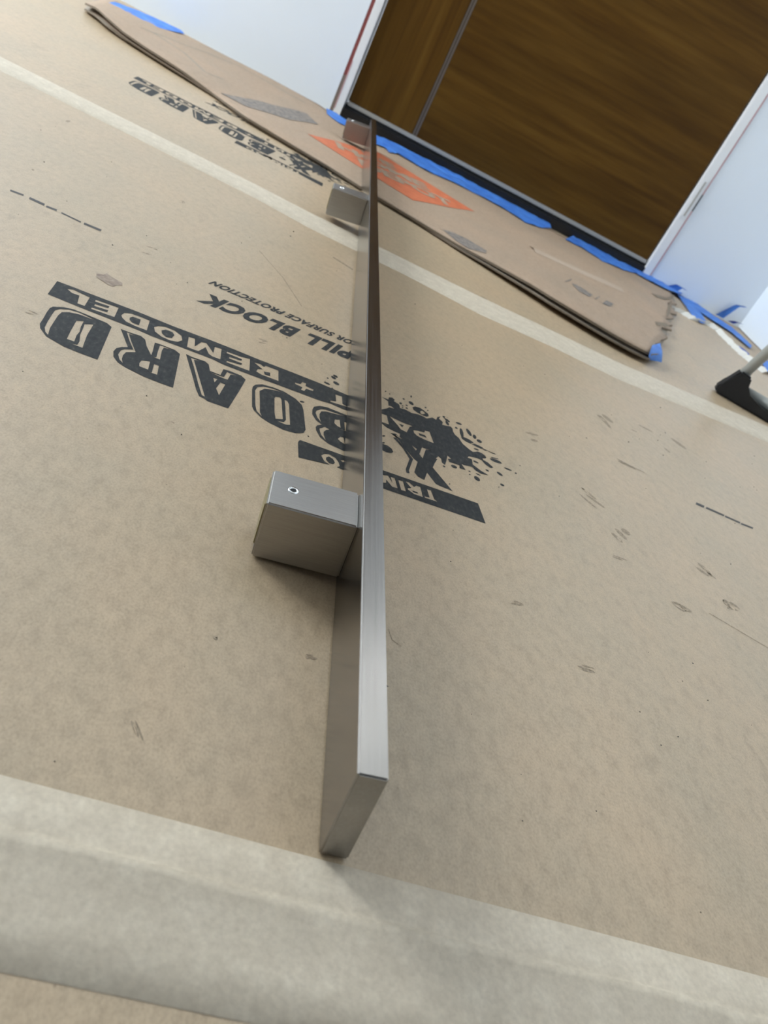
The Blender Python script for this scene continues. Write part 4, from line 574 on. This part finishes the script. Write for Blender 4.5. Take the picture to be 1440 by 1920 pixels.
crease(DATA['cr2'], 0.004, M_CARD_IN, 0.0006)
for k in ('k1', 'k2', 'k3'): card_print('torn_crack', [DATA[k]], M_CARD_EDGE, 0.0008, 'dark torn crack')

# ------------------------------------------------------------------ blue painter's tape
BLUE = ('wedge of blue tape at the wall base behind the raised cardboard end', 'short blue tape piece below the left door jamb', 'long blue tape along the threshold from handle end to mid door',
        'ragged blue tape along the threshold toward the right jamb', 'lumpy blue tape under the pink line at the right jamb', 'flat blue tape strip crossing the bare floor at an angle',
        'thin blue tape line following the wall base into the corner', 'narrow dark blue tape sliver on the torn paper edge', 'blue tape patch behind the grey tube at the right edge')
for k, (lp, lab) in enumerate(zip(DATA['blue'], BLUE)):
    z = lp[-1][0]; me = fill_mesh('painters_tape', [lp[:-1]])
    bm = bmesh.new(); bm.from_mesh(me); rn = random.Random(k)
    for _ in range(3):
        e_ = [e for e in bm.edges if e.calc_length() > 0.02]
        if e_: bmesh.ops.subdivide_edges(bm, edges=e_, cuts=1); bmesh.ops.triangulate(bm, faces=bm.faces[:])
    for v in bm.verts:
        v.co.z = z + rn.uniform(0, 0.0022 if k in (2, 3, 4) else 0.0010)
    ex = bmesh.ops.extrude_face_region(bm, geom=bm.faces[:])
    for g_ in ex['geom']:
        if isinstance(g_, bmesh.types.BMVert): g_.co.z -= 0.0004
    bm.to_mesh(me); bm.free()
    tag(link('painters_tape', me, M_BLUE_D if k == 7 else M_BLUE), lab, 'tape', 'blue painters tape pieces')
def flag(name, label, base_p, dirs, wdt, m):
    pl = [Vector(base_p)]
    for dv in dirs: pl.append(pl[-1] + Vector(dv))
    pl = resample(pl, 12); rows_ = []
    for i, p in enumerate(pl):
        k = 1 - 0.65 * i / 11
        off = WD * (wdt * k / 2)
        rows_.append([p - off, p + WN * 0.002, p + off])
    return tag(ribbon(name, rows_, m), label, 'tape', 'blue painters tape pieces')
flag('painters_tape', 'curled blue tape end standing up against the wall', wf(1.105, .012, .002), [tuple(WD * 0.012 + Vector((0, 0, .022))), tuple(WD * 0.012 + Vector((0, 0, .022))), tuple(WD * 0.020 + Vector((0, 0, .006)))], 0.024, M_BLUE)
flag('painters_tape', 'crumpled blue tape tuft at the right jamb corner', wf(.955, .014, .010), [tuple(WD * 0.012 + Vector((0, 0, .012))), tuple(WD * 0.022 + Vector((0, 0, -.002)))], 0.030, M_BLUE)
flag('painters_tape', 'dark blue folded tape knot in the wall corner', wf(1.135, .022, .003), [tuple(WD * 0.014 + Vector((0, 0, .008))), tuple(WD * 0.016 + Vector((0, 0, .002)))], 0.018, M_BLUE_D)
rows = [[Vector(p) + Vector((0, -0.001, 0.0022)) for p in (Vector(r[0]), (Vector(r[0]) + Vector(r[1])) / 2, Vector(r[1]))] for r in DATA['tab']]
tag(ribbon('painters_tape', rows, M_BLUE), 'small blue tape tab holding the front right cardboard corner', 'tape', 'blue painters tape pieces')

# ------------------------------------------------------------------ long flat bar pull handle lying on its edge
TILT = math.radians(6.5)
hd = empty('pull_handle', (0.0921, 0.1742, Z_MID + 0.0001), (0.0057, -TILT, 0.0036))
tag(hd, 'long brushed stainless flat bar pull handle lying on its edge', 'handle')
BL = 1.655
def bar_mesh():
    bm = bmesh.new()
    T, H = 0.0113, 0.0485
    hexa(bm, [(0, 0, 0), (T, 0, 0), (T, BL, 0), (0, BL, 0), (0, 0, H), (T, 0, H), (T, BL, H), (0, BL, H)])
    bmesh.ops.bevel(bm, geom=bm.edges[:], offset=0.0007, segments=3, affect='EDGES')
    return bm
b = from_bm('bar', bar_mesh(), M_STEEL, hd); b['label'] = 'flat brushed steel bar'
def standoff(y0, depth):
    x0, x1, z0, z1, wall = -0.0480, -0.0002, 0.0054, 0.0405, 0.0028
    bm = bmesh.new()
    o4 = [(y0, z0), (y0 + depth, z0), (y0 + depth, z1), (y0, z1)]
    i4 = [(y0 + wall, z0 + wall), (y0 + depth - wall, z0 + wall), (y0 + depth - wall, z1 - wall), (y0 + wall, z1 - wall)]
    def ring(x, q4): return [bm.verts.new((x, a, c)) for a, c in q4]
    oa, ob, ia, ib = ring(x0, o4), ring(x1, o4), ring(x0, i4), ring(x0 + 0.012, i4)
    bm.faces.new(ob)
    for k in range(4):
        n_ = (k + 1) % 4
        bm.faces.new((oa[k], oa[n_], ob[n_], ob[k])); bm.faces.new((oa[n_], oa[k], ia[k], ia[n_])); bm.faces.new((ia[n_], ia[k], ib[k], ib[n_]))
    bm.faces.new(ib[::-1])
    es = [e for e in bm.edges if all(abs(v.co.x - x0) < 1e-6 or abs(v.co.x - x1) < 1e-6 for v in e.verts) and all(v in oa + ob for v in e.verts)]
    bmesh.ops.bevel(bm, geom=es, offset=0.0009, segments=3, affect='EDGES')
    so = from_bm('standoff', bm, M_STEEL_B, hd); so['label'] = 'square tube standoff block'
    ins = lbox('mounting_insert', x0 - 0.0007, x0 + 0.010, y0 + 0.0030, y0 + depth - 0.0034, z0 + 0.0060, z1 - 0.0030, M_BRASS, so, 0.0004); ins['label'] = 'yellowish insert in the open end'
    # set screw in the upper face: bright countersunk rim and black hex socket
    cx, cy = -0.0358, y0 + depth * 0.52
    bm = bmesh.new(); prof_ = [(0.0030, 0.00005), (0.0027, 0.0007), (0.0019, 0.0006), (0.0017, 0.0001)]
    prev = None
    for i in range(25):
        a = 2 * math.pi * i / 24
        cur = [bm.verts.new((cx + r * math.cos(a), cy + r * math.sin(a), z1 + h_)) for r, h_ in prof_] if i < 24 else first
        if i == 0: first = cur
        if prev:
            for k in range(3): bm.faces.new((prev[k], cur[k], cur[k + 1], prev[k + 1]))
        prev = cur
    sc_ = from_bm('set_screw', bm, M_CHROME, so, True); sc_['label'] = 'bright set screw with a black hex socket'
    bm = bmesh.new()
    vs = [bm.verts.new((cx + 0.0018 * math.cos(math.pi * k / 3), cy + 0.0018 * math.sin(math.pi * k / 3), z1 + 0.0003)) for k in range(6)]
    vb = [bm.verts.new((v.co.x, v.co.y, z1 + 0.00005)) for v in vs]
    bm.faces.new(vs)
    for k in range(6): bm.faces.new((vs[k], vb[k], vb[(k + 1) % 6], vs[(k + 1) % 6]))
    from_bm('hex_socket', bm, M_BLACK, so)
    # weld collar against the bar
    return so
for y0 in (0.1580, 0.918, 1.572): standoff(y0, 0.0330)

# ------------------------------------------------------------------ folding leg with rubber foot at the right edge
def tube(name, pl, r, m, parent, seg=16, smooth=True):
    bm = bmesh.new(); rings = []
    for i, p in enumerate(pl):
        dv = (pl[min(i + 1, len(pl) - 1)] - pl[max(i - 1, 0)]).normalized()
        a = dv.orthogonal().normalized(); b_ = dv.cross(a)
        if rings:
            pa = rings[-1][1]; a = (pa - dv * pa.dot(dv)).normalized(); b_ = dv.cross(a)
        rr = r[i] if isinstance(r, (list, tuple)) else r
        rings.append(([bm.verts.new(p + a * (rr * math.cos(2 * math.pi * k / seg)) + b_ * (rr * math.sin(2 * math.pi * k / seg))) for k in range(seg)], a))
    for (x, _), (y, _) in zip(rings, rings[1:]):
        for k in range(seg): bm.faces.new((x[k], x[(k + 1) % seg], y[(k + 1) % seg], y[k]))
    bm.faces.new(rings[0][0][::-1]); bm.faces.new(rings[-1][0])
    return from_bm(name, bm, m, parent, smooth)
LG0 = Vector((0.742, 1.176, 0.0))
leg = empty('tube_leg_frame', LG0); tag(leg, 'grey metal tube leg with a black rubber corner foot at the right edge', 'leg frame')
up_d = Vector((0.22, 0.0, 1.0)).normalized(); fl_d = Vector((0.93, -0.36, 0)).normalized()
tube('upright_tube', [Vector((0.005, -0.001, 0.03)) + up_d * k for k in (0, 0.2, 0.45, 0.7)], 0.0088, M_ALU, leg)['label'] = 'grey upright tube'
tube('floor_tube', [Vector((0.0, 0.012, 0.0195)) + fl_d * k for k in (0.035, 0.2, 0.35)], 0.0095, M_ALU, leg)['label'] = 'grey tube along the floor'
bm = bmesh.new()
side_n = Vector((fl_d.y, -fl_d.x, 0))
out2 = [(-0.014, 0.0), (0.120, 0.0), (0.120, 0.008), (0.060, 0.012), (0.032, 0.020), (0.021, 0.032), (0.0215, 0.046), (0.0005, 0.049), (-0.012, 0.020), (-0.018, 0.007)]
ra, rb = [], []
for x, z in out2:
    ra.append(bm.verts.new(fl_d * x + side_n * 0.0125 + Vector((0, 0, z)))); rb.append(bm.verts.new(fl_d * x - side_n * 0.0125 + Vector((0, 0, z))))
bm.faces.new(ra); bm.faces.new(rb[::-1])
for k in range(len(out2)): bm.faces.new((ra[k], rb[k], rb[(k + 1) % len(out2)], ra[(k + 1) % len(out2)]))
bmesh.ops.bevel(bm, geom=bm.edges[:], offset=0.003, segments=2, affect='EDGES')
from_bm('rubber_foot', bm, M_RUBBER, leg, False)['label'] = 'black rubber corner foot'

# ------------------------------------------------------------------ crumbs and splinters on the paper
rnd = random.Random(21)
bm = bmesh.new()
for _ in range(150):
    x = rnd.uniform(-0.5, 0.75); y = rnd.uniform(0.18, 0.97)
    r = rnd.uniform(0.0003, 0.0009) * (0.6 + y); a = rnd.uniform(0, 6.28)
    ps = [(1, 0, 0), (-0.4, 0.6, 0), (-0.4, -0.6, 0), (0, 0, 0.7)]
    vs = [bm.verts.new((x + r * (p[0] * math.cos(a) - p[1] * math.sin(a)), y + r * (p[0] * math.sin(a) + p[1] * math.cos(a)), Z_MID + 0.0001 + r * p[2])) for p in ps]
    for f_ in ((0, 1, 3), (1, 2, 3), (2, 0, 3), (2, 1, 0)): bm.faces.new([vs[i] for i in f_])
crumbs = from_bm('dust_crumbs', bm, M_DASH)
tag(crumbs, 'tiny dark dust crumbs scattered over the floor paper', 'dust', kind='stuff')
